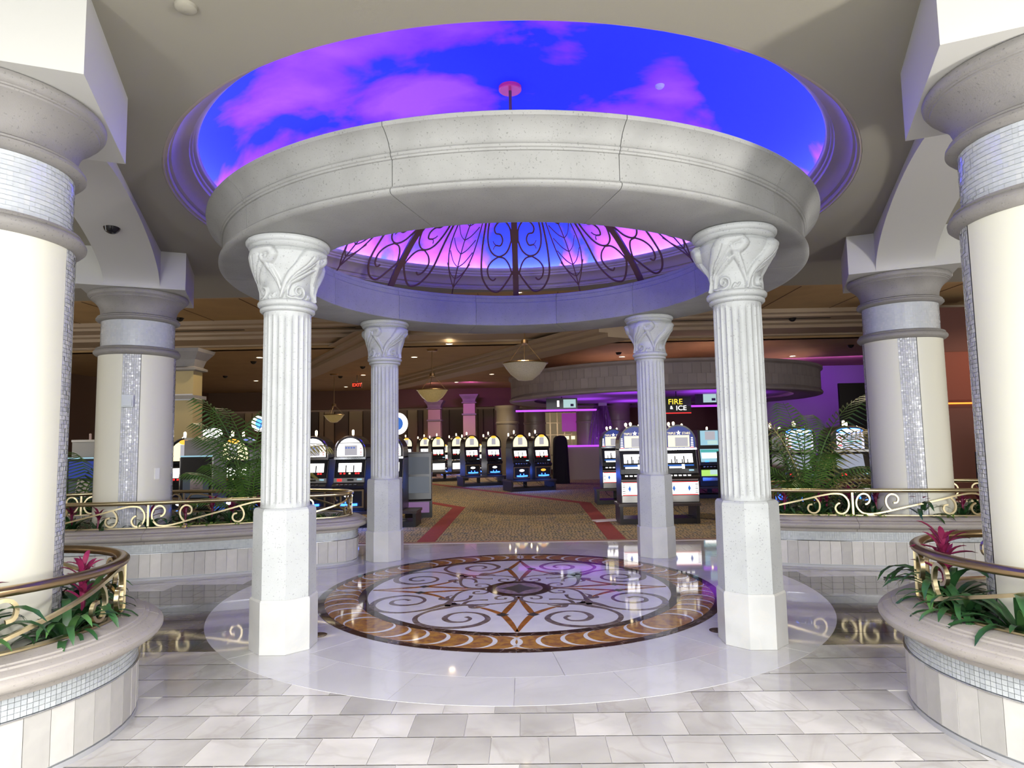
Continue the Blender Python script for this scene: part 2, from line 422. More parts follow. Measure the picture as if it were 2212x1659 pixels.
tr = struct(MB().lathe([(3.60, CE+.06), (3.50, CE+.06), (3.468, CE+.05), (3.468, CE+.003), (3.452, CE+.003), (3.45, CE+.018), (3.43, CE+.02), (3.42, CE+.045), (3.43, CE+.065), (3.40, CE+.075),
    (3.385, CE+.10), (3.36, CE+.135), (3.315, CE+.165), (3.262, CE+.18), (3.255, CE+.205), (3.235, CE+.215), (3.23, CE+.235), (3.205, CE+.245), (3.19, CE+.265), (3.19, CE+.295), (3.21, CE+.30), (3.24, CE+.285), (3.56, CE+.285), (3.60, CE+.29)], 128, c=(0, D0)).build('trim_1', M_cove, smooth=True))
# painted sky dome, washed by the lamps hidden in the cove
def sky_mat():
    M = bpy.data.materials.new('painted_sky'); M.use_nodes = True; nt = M.node_tree; N = nt.nodes; L = nt.links
    b = N['Principled BSDF']; b.inputs['Roughness'].default_value = .9; b.inputs['Specular IOR Level'].default_value = .1
    tc = N.new('ShaderNodeTexCoord'); mp = N.new('ShaderNodeMapping'); L.new(tc.outputs['Object'], mp.inputs[0]); mp.inputs['Location'].default_value = (2.2, .9, 0); mp.inputs['Scale'].default_value = (.42, .5, .3)
    n = N.new('ShaderNodeTexNoise'); n.inputs['Scale'].default_value = 1.9; n.inputs['Detail'].default_value = 5; n.inputs['Roughness'].default_value = .5; n.inputs['Distortion'].default_value = .35
    L.new(mp.outputs[0], n.inputs['Vector'])
    # painted cloud banks of the mural
    acc = None
    for bx, by, sx_, sy_, am in ((-2.45, -.35, .75, .45, .13), (-1.7, -1.0, .6, .35, .12), (-1.45, -.15, .75, .34, .15), (-.85, -.1, .45, .25, .10), (-1.5, .3, .8, .35, .10), (-2.8, .35, .3, .25, .08), (.38, .15, .42, .3, .15),
                                 (1.85, -.1, .28, .3, .13), (1.7, -.6, .3, .35, .07), (2.3, .5, .35, .4, .08), (-1.6, 2.9, .9, .6, .12), (1.8, 2.9, .7, .6, .11), (-.5, -.6, .8, .25, -.12), (-2.75, .05, .3, .22, -.05), (1.0, -.2, .5, .9, -.10), (2.9, -.2, .5, .8, -.12), (3.1, -.9, .8, 1.1, -.14), (0, 3.3, .5, .5, -.05)):
        s1 = N.new('ShaderNodeVectorMath'); s1.operation = 'SUBTRACT'; L.new(tc.outputs['Object'], s1.inputs[0]); s1.inputs[1].default_value = (bx, by, 0)
        s2 = N.new('ShaderNodeVectorMath'); s2.operation = 'MULTIPLY'; L.new(s1.outputs[0], s2.inputs[0]); s2.inputs[1].default_value = (1/sx_, 1/sy_, 0)
        s3 = N.new('ShaderNodeVectorMath'); s3.operation = 'LENGTH'; L.new(s2.outputs[0], s3.inputs[0])
        s4 = N.new('ShaderNodeMapRange'); s4.interpolation_type = 'SMOOTHSTEP'; L.new(s3.outputs['Value'], s4.inputs[0]); s4.inputs[1].default_value = 0; s4.inputs[2].default_value = 1.6; s4.inputs[3].default_value = am; s4.inputs[4].default_value = 0
        if acc is None: acc = s4.outputs[0]
        else:
            p_ = N.new('ShaderNodeMath'); L.new(acc, p_.inputs[0]); L.new(s4.outputs[0], p_.inputs[1]); acc = p_.outputs[0]
    sx = N.new('ShaderNodeSeparateXYZ'); L.new(tc.outputs['Object'], sx.inputs[0])
    mr = N.new('ShaderNodeMapRange'); L.new(sx.outputs[0], mr.inputs[0]); mr.inputs[1].default_value = -2.5; mr.inputs[2].default_value = 2.5; mr.inputs[3].default_value = .10; mr.inputs[4].default_value = -.06
    ad = N.new('ShaderNodeMath'); L.new(n.outputs[0], ad.inputs[0]); L.new(acc, ad.inputs[1])
    r = N.new('ShaderNodeValToRGB'); L.new(ad.outputs[0], r.inputs[0]); e = r.color_ramp.elements
    e[0].position = .50; e[0].color = (.035, .07, .90, 1); e[1].position = .74; e[1].color = (.50, .15, .72, 1)
    x = e.new(.58); x.color = (.30, .08, .80, 1)
    L.new(r.outputs[0], b.inputs['Base Color'])
    return M
dome = []
for i in range(25):
    a = PI/2*i/24; dome.append((3.60*cos(a)**.8 if i < 24 else 0.0, CE+.28+1.27*sin(a)**1.0))
sd = struct(MB().lathe(dome, 128, c=(0, 0)).build('ceiling_dome', sky_mat(), loc=(0, D0, 0), smooth=True))
lt = MB().tube([(3.50*cos(2*PI*i/96), 3.50*sin(2*PI*i/96), CE+.318) for i in range(96)], .022, 6, closed=True).build('cove_lamp', fluor('cove_glow', (.44, .36, 1), 105), loc=(0, D0, 0))
tag(lt, 'violet strip lamp running round the hidden cove under the painted sky dome', 'lamp')
for i in range(96):
    pass

# ================================================================ arcades: impost blocks and low arches
BZ = 3.585
ang = math.atan2(1.11, -.47)  # direction of the arcade line on the left
COLS = {'nl': (-3.01, 3.57), 'fl': (-5.03, 8.41), 'nr': (3.06, 3.53), 'fr': (4.98, 8.36)}
blocks = []
for k, (x, y) in COLS.items():
    s = 1 if x > 0 else -1
    rot = R(22.8)*(-s)
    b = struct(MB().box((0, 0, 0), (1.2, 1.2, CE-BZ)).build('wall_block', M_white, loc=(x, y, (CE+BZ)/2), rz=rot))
def arch(p0, p1, name, th=.62, crown=.40):
    p0 = Vector((*p0, 0)); p1 = Vector((*p1, 0)); d = (p1-p0); Ln = d.length; d.normalize(); n_ = Vector((-d.y, d.x, 0))*th/2
    s0, s1 = .5, Ln-.5; mid, hw = Ln/2, (Ln-1.19)/2
    S = [s0]+[mid-hw*cos(PI*i/40) for i in range(41)]+[s1]
    vs = []; fs = []
    for s in S:
        u = max(0, 1-((s-mid)/hw)**2); z = BZ+.01+crown*math.sqrt(u)
        q = p0+d*s
        for sg in (-1, 1):
            a = q+n_*sg; vs += [(a.x, a.y, z), (a.x, a.y, CE)]
    for i in range(len(S)-1):
        a, b = i*4, i*4+4
        fs += [(a, b, b+1, a+1), (a+2, a+3, b+3, b+2), (a, a+2, b+2, b), (a+1, b+1, b+3, a+3)]
    fs += [(0, 1, 3, 2), (len(vs)-4, len(vs)-2, len(vs)-1, len(vs)-3)]
    return struct(MB().add(vs, fs).build(name, M_white, smooth=True))
arch(COLS['nl'], COLS['fl'], 'wall_left'); arch(COLS['nr'], COLS['fr'], 'wall_right')
for k, s in (('nl', -1), ('nr', 1)):   # arches running outward from the near blocks
    x, y = COLS[k]; arch((x, y), (x+s*4.8, y+1.9), 'wall_front')
for k, s in (('fl', -1), ('fr', 1)):
    x, y = COLS[k]; arch((x, y), (x+s*4.8, y+1.9), 'wall_rear')

# ================================================================ casino shell
M_cc = mat('casino_ceiling_paint', (.42, .27, .12), .7, noise=.12, nscale=1.5)
M_cm = mat('casino_moulding', (.42, .32, .22), .6)
M_fr = mat('bulkhead_paint', (.17, .10, .06), .8)
struct(MB().box((0, 12.87, 4.56), (44, 4.2, .1)).build('ceiling', M_cc))
struct(MB().box((0, 10.74, 4.33), (44, .08, .5)).build('trim_2', M_cc))
prof = [(14.9, 4.55), (14.9, 4.42), (15.02, 4.40), (15.05, 4.35), (15.6, 4.35), (15.62, 4.30), (15.75, 4.27), (15.78, 4.2), (16.7, 4.2), (16.72, 4.16), (16.86, 4.14), (16.9, 4.1), (17.1, 4.1), (17.1, 4.7), (14.9, 4.7)]
struct(MB().side(prof, -22, 22).build('trim_3', M_cm))
struct(MB().box((0, 25, 4.16), (44, 16.4, .12)).build('ceiling', M_cc))
for y in (11.4, 12.3, 13.2, 14.1):   # panel joints of the tray ceiling
    pass
for x in np.arange(-12, 12.1, 1.6):
    MB().box((x, 12.9, 4.507), (.012, 4.1, .012)).build('panel_joint', M_fr, bpy.data.objects['ceiling.001'])
# slanting beams
def beam(a, b, w_, z0, z1, name='ceiling_beam'):
    a = Vector((*a, 0)); b = Vector((*b, 0)); d = (b-a).normalized(); n_ = Vector((-d.y, d.x, 0))
    mb = MB()
    for ww, zz0, zz1 in ((w_, z0, z0+.09), (w_+.5, z0+.09, z0+.18), (w_+.9, z0+.18, z1)):
        p = [a+n_*ww/2, b+n_*ww/2, b-n_*ww/2, a-n_*ww/2]; mb.prism([(v.x, v.y) for v in p], zz0, zz1)
    return struct(mb.build(name, M_cm))
beam((2.3, 14.6), (-6.0, 28.5), .7, 3.86, 4.12)
beam((-3.1, 14.9), (-10.5, 27.5), .6, 3.95, 4.12)
struct(MB().box((0, 31.5, 3.68), (44, .5, .96)).build('wall_bulkhead', M_fr))
wb = struct(MB().box((0, 33.9, 1.7), (44, .2, 3.4)).build('wall_back', M_fr))
M_cur = mat('panel_brown', (.13, .075, .04), .6, vary=.45); M_cur2 = mat('panel_gold', (.30, .19, .09), .5)
random.seed(3)
x = -21
while x < 12:
    w_ = random.choice((.28, .4, .55, .75))
    MB().box((x+w_/2, 33.74, 1.6), (w_-.06, .1+.08*random.random(), 3.2)).build('wall_panel', M_cur2 if random.random() < .3 else M_cur, wb); x += w_
struct(MB().box((-22, 15.9, 2.4), (.2, 36, 4.9)).build('wall_left', M_fr))
struct(MB().box((22, 15.9, 2.4), (.2, 36, 4.9)).build('wall_right', M_fr))
struct(MB().box((0, 33.9, 3.9), (44, .3, 1.4)).build('wall_back', M_fr))
# front wall either side of the entrance opening
for s in (-1, 1):
    struct(MB().box((s*14.9, -2.0, 2.3), (14.4, .2, 4.7)).build('wall_front', M_white))
    struct(MB().box((s*14.7, 4.1, 4.13), (14.4, 12.2, .12)).build('ceiling', M_cc))
# dim partition behind the left and right aisles
M_wine = mat('dark_red_wall', (.10, .03, .02), .7)
struct(MB().box((13.5, 21, 2.0), (.2, 22, 4.2)).build('wall_right', M_wine))
struct(MB().box((-15.5, 17, 2.0), (.2, 30, 4.2)).build('wall_left', M_fr))

# downlights: recessed warm lamps
M_dl = fluor('downlight_glow', (1, .82, .55), 14)
M_ring = mat('downlight_trim', (.45, .38, .28), .5)
dl_ring = MB().lathe([(.085, 0), (.10, -.012), (.118, -.012), (.118, .0)], 20).mesh('trim_ring', M_ring, True)
dl_disc = MB().lathe([(0, -.004), (.085, -.004)], 20).mesh('lens', M_dl)
DLN = ['just above the rear rim of the gazebo ring, left of centre', 'right of the rear left gazebo column', 'just left of the rear left gazebo column', 'between the two middle bowl pendants', 'above the left pink-lit square column', 'left of the rear right gazebo column', 'between the front right gazebo column and the far right column', 'above the left palm', 'over the left bank behind the front left gazebo column', 'just right of the rear right gazebo column', 'far back above the violet square column', 'far back over the brown panelled wall at the left',
       'in the near ceiling strip far left', 'in the near ceiling strip left of the ring', 'in the near ceiling strip behind the ring', 'in the near ceiling strip right of the ring', 'in the near ceiling strip far right']; DLI = iter(DLN)
def downlight(x, y, z, pw=215, i=0, col=(1, .80, .56)):
    t = thing('downlight', 'round warm downlight '+next(DLI), 'downlight', (x, y, z), group='casino ceiling downlights')
    obj('trim_ring', dl_ring, t); obj('lens', dl_disc, t)
    l = bpy.data.lights.new('downlight_lamp', 'SPOT'); l.energy = pw; l.color = col; l.spot_size = R(130); l.spot_blend = .8; l.shadow_soft_size = .06
    o = bpy.data.objects.new('downlight_lamp', l); COL.objects.link(o); o.parent = t; o.location = (0, 0, -.06)
for x, y in [(-1.84, 16.6), (-3.18, 19.1), (-5.95, 24.0), (-1.15, 24.6), (-2.84, 27.7), (3.15, 20.0), (8.7, 20.7), (-10.6, 25.4), (-7.6, 18.5), (5.6, 17.8), (0.6, 28.5), (-8, 29)]:
    downlight(x, y, 4.1)
for x, y in [(-9.5, 12.2), (-5, 11.6), (0, 12.6), (5, 11.6), (9.5, 12.2)]:
    downlight(x, y, 4.51)
cam_dome = MB().lathe([(0, -.085)]+[(.085*cos(R(a)), -.085*sin(R(a))) for a in (70, 50, 30, 12)]+[(.095, 0)], 20).mesh('security_dome', mat('dark_dome', (.01, .01, .012), .1), True)
CDN = iter(['left of the rear left column, nearer one', 'left of the rear left column, farther one', 'right of the pale bowl pendant', 'between the two middle bowl pendants', 'by the front left gazebo column', 'above the left palm', 'on the moulding by the front right column', 'by the far left column', 'right of the rear right gazebo column', 'left of the far right column'])
for x, y, z in [(-5.29, 21.3, 4.1), (-6.9, 24.3, 4.1), (.77, 18.5, 4.1), (-1.15, 21.9, 4.1), (-8.16, 19.4, 4.1), (-10.9, 23.4, 4.1), (6.5, 15.3, 4.35), (-7.8, 14.5, 4.51), (2.9, 19.0, 4.1), (9.4, 18.4, 4.1)]:
    tag(obj('security_dome', cam_dome, None, (x, y, z)), 'small black camera dome on the casino ceiling, '+next(CDN), 'camera', 'black ceiling camera domes')
M_vent = mat('vent_black', (.02, .015, .01), .8)
VN = iter(['farthest left in the cornice', 'in the cornice behind the front left gazebo column', 'in the cornice right of the rear right gazebo column', 'in the cornice beside the far right column', 'on the slant left of the rear left gazebo column, nearer one', 'on the slant left of the rear left gazebo column, farther one', 'beside the nearest bowl pendant', 'beyond the amber bowl pendant'])
for x, y, l, a in [(-7.6, 15.3, 1.9, 0), (-4.6, 15.3, 1.3, 0), (4.6, 15.3, 2.4, 0), (6.6, 15.3, 1.6, 0), (-6.0, 20.5, 1.3, -1.05), (-7.5, 23.2, 1.3, -1.05), (-.2, 19.6, 1.4, -1.05), (-1.9, 22.8, 1.6, -1.05)]:
    z = 4.345 if y < 16 else 4.095
    tag(MB().box((0, 0, 0), (l, .05, .012)).build('ceiling_vent', M_vent, loc=(x, y, z), rz=a), 'long black slot vent '+next(VN), 'vent', 'slot air vents in the ceiling')
# ================================================================ gazebo ring
RP = [(2.25, 3.262), (2.262, 3.254), (2.95, 3.254), (2.985, 3.258), (3.0, 3.272), (3.0, 3.288), (2.985, 3.298), (2.978, 3.31), (2.965, 3.312), (2.965, 3.50), (2.978, 3.503), (2.982, 3.515), (2.992, 3.52),
      (2.998, 3.535), (2.99, 3.548), (3.0, 3.556), (3.012, 3.58), (3.03, 3.61), (3.06, 3.64), (3.092, 3.665), (3.112, 3.672), (3.115, 3.70), (3.10, 3.71), (2.3, 3.71), (2.275, 3.70), (2.275, 3.665), (2.262, 3.655), (2.262, 3.60), (2.25, 3.59)]
ring = thing('gazebo_ring', 'big round pale stone ring beam carried on the four fluted gazebo columns', 'ring beam', (0, D0, 0))
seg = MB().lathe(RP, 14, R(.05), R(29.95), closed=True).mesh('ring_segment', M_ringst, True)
for k in range(12):
    o = obj('ring_segment', seg, ring); o.rotation_euler = (0, 0, R(15+30*k))
MB().lathe([(2.30, 3.27), (2.94, 3.27), (2.94, 3.69), (2.30, 3.69)], 72, closed=True).build('ring_core', mat('joint_mortar', (.2, .19, .17), .9), ring)

# ---------------------------------------------------------------- gazebo columns
HS = 1.847
col_base = MB()
def octagon(r, rot=R(22.5)): return [(r*cos(rot+i*PI/4), r*sin(rot+i*PI/4)) for i in range(8)]
def octo(mb, prof):
    vs = []; fs = []; k = len(prof)
    for i in range(8):
        a = R(22.5)+i*PI/4; vs += [(p[0]*cos(a), p[0]*sin(a), p[1]) for p in prof]
    for i in range(8):
        j = (i+1) % 8
        for q in range(k-1): fs.append((i*k+q, j*k+q, j*k+q+1, i*k+q+1))
    fs.append(tuple(i*k+k-1 for i in range(8))); fs.append(tuple(i*k for i in range(7, -1, -1)))
    return mb.add(vs, fs)
m_base = octo(MB(), [(.258, 0), (.258, .385), (.25, .40)]).mesh('plinth_base', mat('plinth_marble', (.47, .47, .455), .3, noise=.1, nscale=4, vein=((.5, .47, .42), 3, .3)))
m_ped = octo(MB(), [(.243, .40), (.24, 1.055), (.236, 1.075), (.222, 1.09)]).mesh('pedestal', M_lime)
def shaft_mesh():
    n = 24*8; zs = [1.09, 1.105, 1.12, 1.135, 1.16, 2.58, 2.605, 2.62, 2.635, 2.66]; dp = [0, 0, .35, .8, 1, 1, .8, .35, 0, 0]
    vs = []; fs = []
    for z, d in zip(zs, dp):
        for i in range(n):
            a = 2*PI*i/n; u = (i % 8)/8; fl_ = sin(PI*u)**.7 if 0 < u < 1 else 0
            r = .190-.003*(z-1.09)/1.5-.0135*d*fl_; vs.append((r*cos(a), r*sin(a), z))
    for k in range(len(zs)-1):
        for i in range(n): fs.append((k*n+i, k*n+(i+1) % n, (k+1)*n+(i+1) % n, (k+1)*n+i))
    return MB().add(vs, fs).mesh('fluted_shaft', M_lime, True)
m_shaft = shaft_mesh()
m_ringn = MB().lathe([(.19, 2.655), (.205, 2.657), (.216, 2.668), (.216, 2.685), (.205, 2.695), (.222, 2.70), (.234, 2.712), (.236, 2.728), (.228, 2.742), (.215, 2.748), (.19, 2.75)], 48).mesh('neck_ring', M_lime, True)
def bell_mesh():
    nA, nZ = 288, 84; z0, z1 = 2.745, 3.17
    A = np.arange(nA)/nA*2*np.pi; Zt = np.linspace(0, 1, nZ)
    rz = np.interp(Zt, [0, .08, .2, .35, .5, .65, .78, .9, 1], [.20, .19, .185, .196, .226, .262, .285, .286, .26])
    u = (A % (np.pi/2))*.215   # 0..0.338 per quadrant, 4-fold
    P_ = np.pi/2*.215
    U, V = np.meshgrid(u, Zt*(z1-z0)); H = np.zeros_like(U)
    def stroke(pts, wd, h, n=6, neg=False, sharp=1.6):
        nonlocal H
        S = spline([(*p, w_) for p, w_ in zip(pts, wd)], n); best = np.zeros_like(U)
        for i in range(len(S)-1):
            x0, y0, w0 = S[i]; x1, y1, w1 = S[i+1]; dx, dy = x1-x0, y1-y0; L2 = dx*dx+dy*dy+1e-12
            for off in (-P_, 0, P_):
                px, py = U-x0+off, V-y0; t = np.clip((px*dx+py*dy)/L2, 0, 1)
                d = np.hypot(px-t*dx, py-t*dy); ww = (w0+(w1-w0)*t)
                best = np.maximum(best, np.clip(1-(d/ww)**2, 0, 1)**(1/sharp))
        if neg: H -= best*h
        else: H = np.maximum(H, best*h)
    # criss-cross lattice behind
    for c in (-1, 1):
        t = (U*.9+c*V*.9)/.045; g = np.abs(t-np.round(t)); H -= np.clip(1-g/.07, 0, 1)*.007*(V > .05)
    # great curling leaf / tail
    stroke([(.02, .015), (.035, .07), (.06, .13), (.105, .19), (.16, .25), (.20, .32), (.23, .375), (.30, .385)], [.012, .02, .030, .042, .054, .062, .056, .034], .050, sharp=2.4)
    stroke([(.30, .385), (.325, .345), (.30, .30), (.265, .295), (.255, .325)], [.03, .03, .028, .022, .016], .040, sharp=2.2)
    stroke([(.07, .02), (.075, .08), (.10, .14), (.16, .18), (.22, .225), (.27, .26)], [.010, .014, .02, .026, .022, .008], .030, sharp=2)
    stroke([(.02, .06), (.0, .13), (-.03, .20), (-.06, .27), (-.05, .33)], [.012, .018, .022, .026, .02], .034, sharp=2)
    # volute at the foot
    cx, cy = .17, .066; sp = []; sw = []
    for i in range(22):
        a = -2.2+i*.45; rr = .058-.0024*i; sp.append((cx+rr*np.cos(a), cy+rr*np.sin(a))); sw.append(.015-.0003*i)
    stroke([(.08, .02), (.11, .012)]+sp, [.012, .012]+sw, .034, n=2, sharp=2.2)
    stroke([(.245, .02), (.262, .045), (.28, .03), (.30, .05)], [.012, .013, .012, .01], .024)
    # incised lines along the leaf
    stroke([(.045, .06), (.075, .13), (.125, .20), (.18, .27), (.21, .34)], [.0035]*5, .016, neg=True)
    stroke([(.065, .12), (.12, .175), (.185, .235), (.235, .30), (.255, .35)], [.003]*5, .013, neg=True)
    stroke([(.10, .14), (.16, .185), (.22, .235)], [.003]*3, .010, neg=True)
    stroke([(-.01, .14), (-.035, .21), (-.05, .28)], [.003]*3, .010, neg=True)
    # leaves swell outwards more towards the top
    H = H*(.75+.45*V/.42)
    Rr = rz[:, None]+H; vs = []; fs = []
    for k in range(nZ):
        z = z0+(z1-z0)*Zt[k]
        for i in range(nA): vs.append((float(Rr[k, i]*np.cos(A[i])), float(Rr[k, i]*np.sin(A[i])), z))
    for k in range(nZ-1):
        for i in range(nA): fs.append((k*nA+i, k*nA+(i+1) % nA, (k+1)*nA+(i+1) % nA, (k+1)*nA+i))
    me = MB().add(vs, fs).mesh('carved_bell', M_lime); me.polygons.foreach_set('use_smooth', [True]*len(me.polygons)); return me
m_bell = bell_mesh()
m_aba = MB().lathe([(.24, 3.155), (.275, 3.158), (.30, 3.168), (.312, 3.182), (.308, 3.196), (.322, 3.202), (.333, 3.216), (.334, 3.232), (.325, 3.246), (.30, 3.2535), (0, 3.2535)], 56).mesh('abacus', M_lime, True)
gl = [((-1, -1), 'white fluted stone gazebo column nearest the camera on the left of the medallion'), ((1, -1), 'white fluted stone gazebo column nearest the camera on the right of the medallion'),
      ((-1, 1), 'rear fluted gazebo column standing before the slot machines at the carpet edge, left one'), ((1, 1), 'rear fluted gazebo column in front of the star slot machines, right one')]
for (sx, sy), lb in gl:
    t = thing('gazebo_column', lb, 'column', (sx*HS, D0+sy*HS, .003), rz=0 if sx*sy > 0 else PI/2, group='fluted gazebo columns', kind='thing')
    for nme, me in (('plinth_base', m_base), ('pedestal', m_ped), ('fluted_shaft', m_shaft), ('neck_ring', m_ringn), ('carved_bell', m_bell), ('abacus', m_aba)):
        obj(nme, me, t)

# ---------------------------------------------------------------- wrought iron cupola on the ring
cu = thing('iron_cupola', 'dark wrought iron openwork dome of ribs and scrolls resting on the stone ring', 'cupola', (0, D0, 0))
CP = spline([(2.50, 3.71), (2.33, 3.92), (2.19, 4.05), (1.90, 4.30), (1.60, 4.48), (1.30, 4.615), (.95, 4.70), (.62, 4.76), (.28, 4.79), (.06, 4.80)], 6)
cl = [0]
for a, b in zip(CP[:-1], CP[1:]): cl.append(cl[-1]+math.hypot(a[0]-b[0], a[1]-b[1]))
CLn = cl[-1]
def cpt(az, s):
    """az in degrees, s = distance up the curve from the ring (m)"""
    s = max(0, min(CLn-1e-6, s)); i = max(j for j in range(len(cl)) if cl[j] <= s); i = min(i, len(CP)-2)
    t = (s-cl[i])/(cl[i+1]-cl[i]); r = CP[i][0]*(1-t)+CP[i+1][0]*t; z = CP[i][1]*(1-t)+CP[i+1][1]*t
    dr, dz = CP[i+1][0]-CP[i][0], CP[i+1][1]-CP[i][1]; a = R(az)
    return Vector((r*cos(a), r*sin(a), z)), Vector((dz*cos(a), dz*sin(a), -dr)).normalized()
def ironline(pts, w_=.028, d=.012, nn=6):
    """pts = (azimuth degrees from the rib, s)"""
    S = spline(pts, nn); q = [cpt(a, s) for a, s in S]
    return MB().ribbon([p for p, _ in q], [n_ for _, n_ in q], d, w_)
rib = ironline([(0, s) for s in np.linspace(0, CLn, 26)], .085, .03, 1).mesh('rib', M_iron)
lines = {'scroll': [], 'leaf_stem': []}
def both(kind, pts, w_): lines[kind].append((pts, w_)); lines[kind].append(([(-a, s) for a, s in pts], w_))
both('scroll', [(1.0, .46), (3.0, .30), (5.8, .13), (8.2, .12), (10.5, .20), (12.8, .40), (13.8, .75), (14.6, 1.3), (15.6, 1.8), (16.5, 2.3)], .026)
both('scroll', [(7.0, .70), (9.5, .62), (10.8, .50), (10.0, .36), (8.4, .30), (7.4, .34)], .022)
both('scroll', [(7.0, .70), (4.5, .68), (2.6, .58), (1.2, .40)], .022)
both('scroll', [(1.4, 1.0), (3.2, .80), (6.2, .71), (9.4, .76), (11.6, .92), (12.8, 1.2), (12.9, 1.7)], .024)
both('scroll', [(1.6, 1.0), (2.0, 1.2), (4.6, 1.34), (8.0, 1.33), (9.8, 1.22), (8.8, 1.12), (6.6, 1.10), (5.4, 1.0), (6.2, .90), (8.0, .90)], .022)
both('scroll', [(1.8, 1.55), (4, 1.42), (7.6, 1.36), (10.8, 1.42), (12.2, 1.6)], .022)
both('scroll', [(2.2, 1.6), (3, 1.84), (6, 1.95), (9.4, 1.90), (9.8, 1.75), (7.6, 1.66), (6.6, 1.58), (8.4, 1.50)], .020)
both('scroll', [(8.0, .90), (9.0, .93), (9.6, .97)], .012); both('scroll', [(8.0, .90), (8.8, .88), (9.2, .83)], .012)
for s0 in (.30, .50, .72, .96, 1.22, 1.5, 1.8):   # wheat-ear between two ribs (centred 22.5 degrees on)
    for sg in (-1, 1):
        lines['leaf_stem'].append(([(22.5, s0), (22.5+sg*1.9*(1+s0*.25), s0+.08), (22.5+sg*4.2*(1+s0*.25), s0+.26)], .012))
lines['leaf_stem'].append(([(22.5, 0), (22.5, .7), (22.5, 1.5), (22.5, 2.4)], .014))
for sg in (-1, 1): lines['leaf_stem'].append(([(22.5, .16), (22.5+sg*3.6, .5), (22.5+sg*5.6, .9), (22.5+sg*6.2, 1.6), (22.5+sg*5.8, 2.3)], .016))
meshes = [(k, ironline(p, w_, .010, 4).mesh(k, M_iron)) for k in lines for p, w_ in lines[k]]
for k in range(8):
    o = obj('rib', rib, cu); o.rotation_euler[2] = R(45*k)
    for nm, me in meshes:
        o = obj(nm, me, cu); o.rotation_euler[2] = R(45*k)
HS1 = min(cl[i] for i in range(len(CP)) if CP[i][0] < 1.34); HS2 = min(cl[i] for i in range(len(CP)) if CP[i][0] < .9)
for s, w_ in ((HS1, .03), (HS2, .03)):
    p, n_ = cpt(0, s); MB().tube([(p.x*cos(2*PI*i/48), p.x*sin(2*PI*i/48), p.z) for i in range(48)], .014, 6, closed=True).build('hoop', M_iron, cu)
for k in range(24):
    a = R(15*k+4)
    p0, _ = cpt(0, HS1); p1, _ = cpt(0, HS2); pm, _ = cpt(0, (HS1+HS2)/2)
    q = [(p0.x*cos(a), p0.x*sin(a), p0.z), (pm.x*cos(a+.16), pm.x*sin(a+.16), pm.z+.01), (p1.x*cos(a+.1), p1.x*sin(a+.1), p1.z)]
    MB().tube(spline(q, 5), .008, 5).build('crown_scroll', M_iron, cu)
MB().lathe([(0, 4.84), (.07, 4.83), (.09, 4.80), (.06, 4.76), (0, 4.75)], 24).build('boss', M_iron, cu, smooth=True)
MB().lathe([(0, 5.66), (.125, 5.66), (.13, 5.645), (.13, 5.585), (.12, 5.575), (0, 5.575)], 36).build('ceiling_canopy', mat('red_canopy', (.6, .04, .12), .4), cu, smooth=True)
MB().tube([(0, 0, 4.80), (0, 0, 5.60)], .018, 10).build('hanging_rod', M_iron, cu)
MB().tube([(0, 0, 4.78), (0, -.02, 4.6), (.0, 0, 4.45)], .006, 6).build('lamp_cord', M_iron, cu)
random.seed(5)
wire = MB(); c0 = Vector((-.05, .0, 4.34)); cable_c = cpt(270, 0)[0]
for k in range(7):
    ph = random.random()*6; tl = random.uniform(-.3, .3); rr = .075+.02*random.random()
    wire.tube([c0+Vector((rr*cos(2*PI*i/20+ph), .05*sin(2*PI*i/20+tl*3)+tl*.05, rr*sin(2*PI*i/20+ph)*1.15)) for i in range(20)], .004, 5, closed=True)
o = wire.build('cable_coil', mat('blue_cable', (.05, .08, .12), .5)); o.location = (0, 7.08, 0)
tag(o, 'coil of thin dark blue cable hanging inside the iron dome', 'cable')

# small fittings
def detector(name, lab, loc, col):
    o = MB().lathe([(0, -.03), (.045, -.028), (.058, -.018), (.06, 0), (0, 0)], 24).build(name, col, loc=loc, smooth=True); tag(o, lab, 'detector')
detector('smoke_detector', 'round beige smoke detector on the plain ceiling at the top left', (-1.77, 3.41, CE), M_ceil)
# sprinkler head under the painted dome
o = MB().lathe([(0, -.03), (.03, -.03), (.045, -.015), (.05, 0), (0, 0)], 20).build('sprinkler_cap', M_white, loc=(1.60, 6.6, 5.32), smooth=True); tag(o, 'small round cap on the painted sky dome right of centre', 'sprinkler')

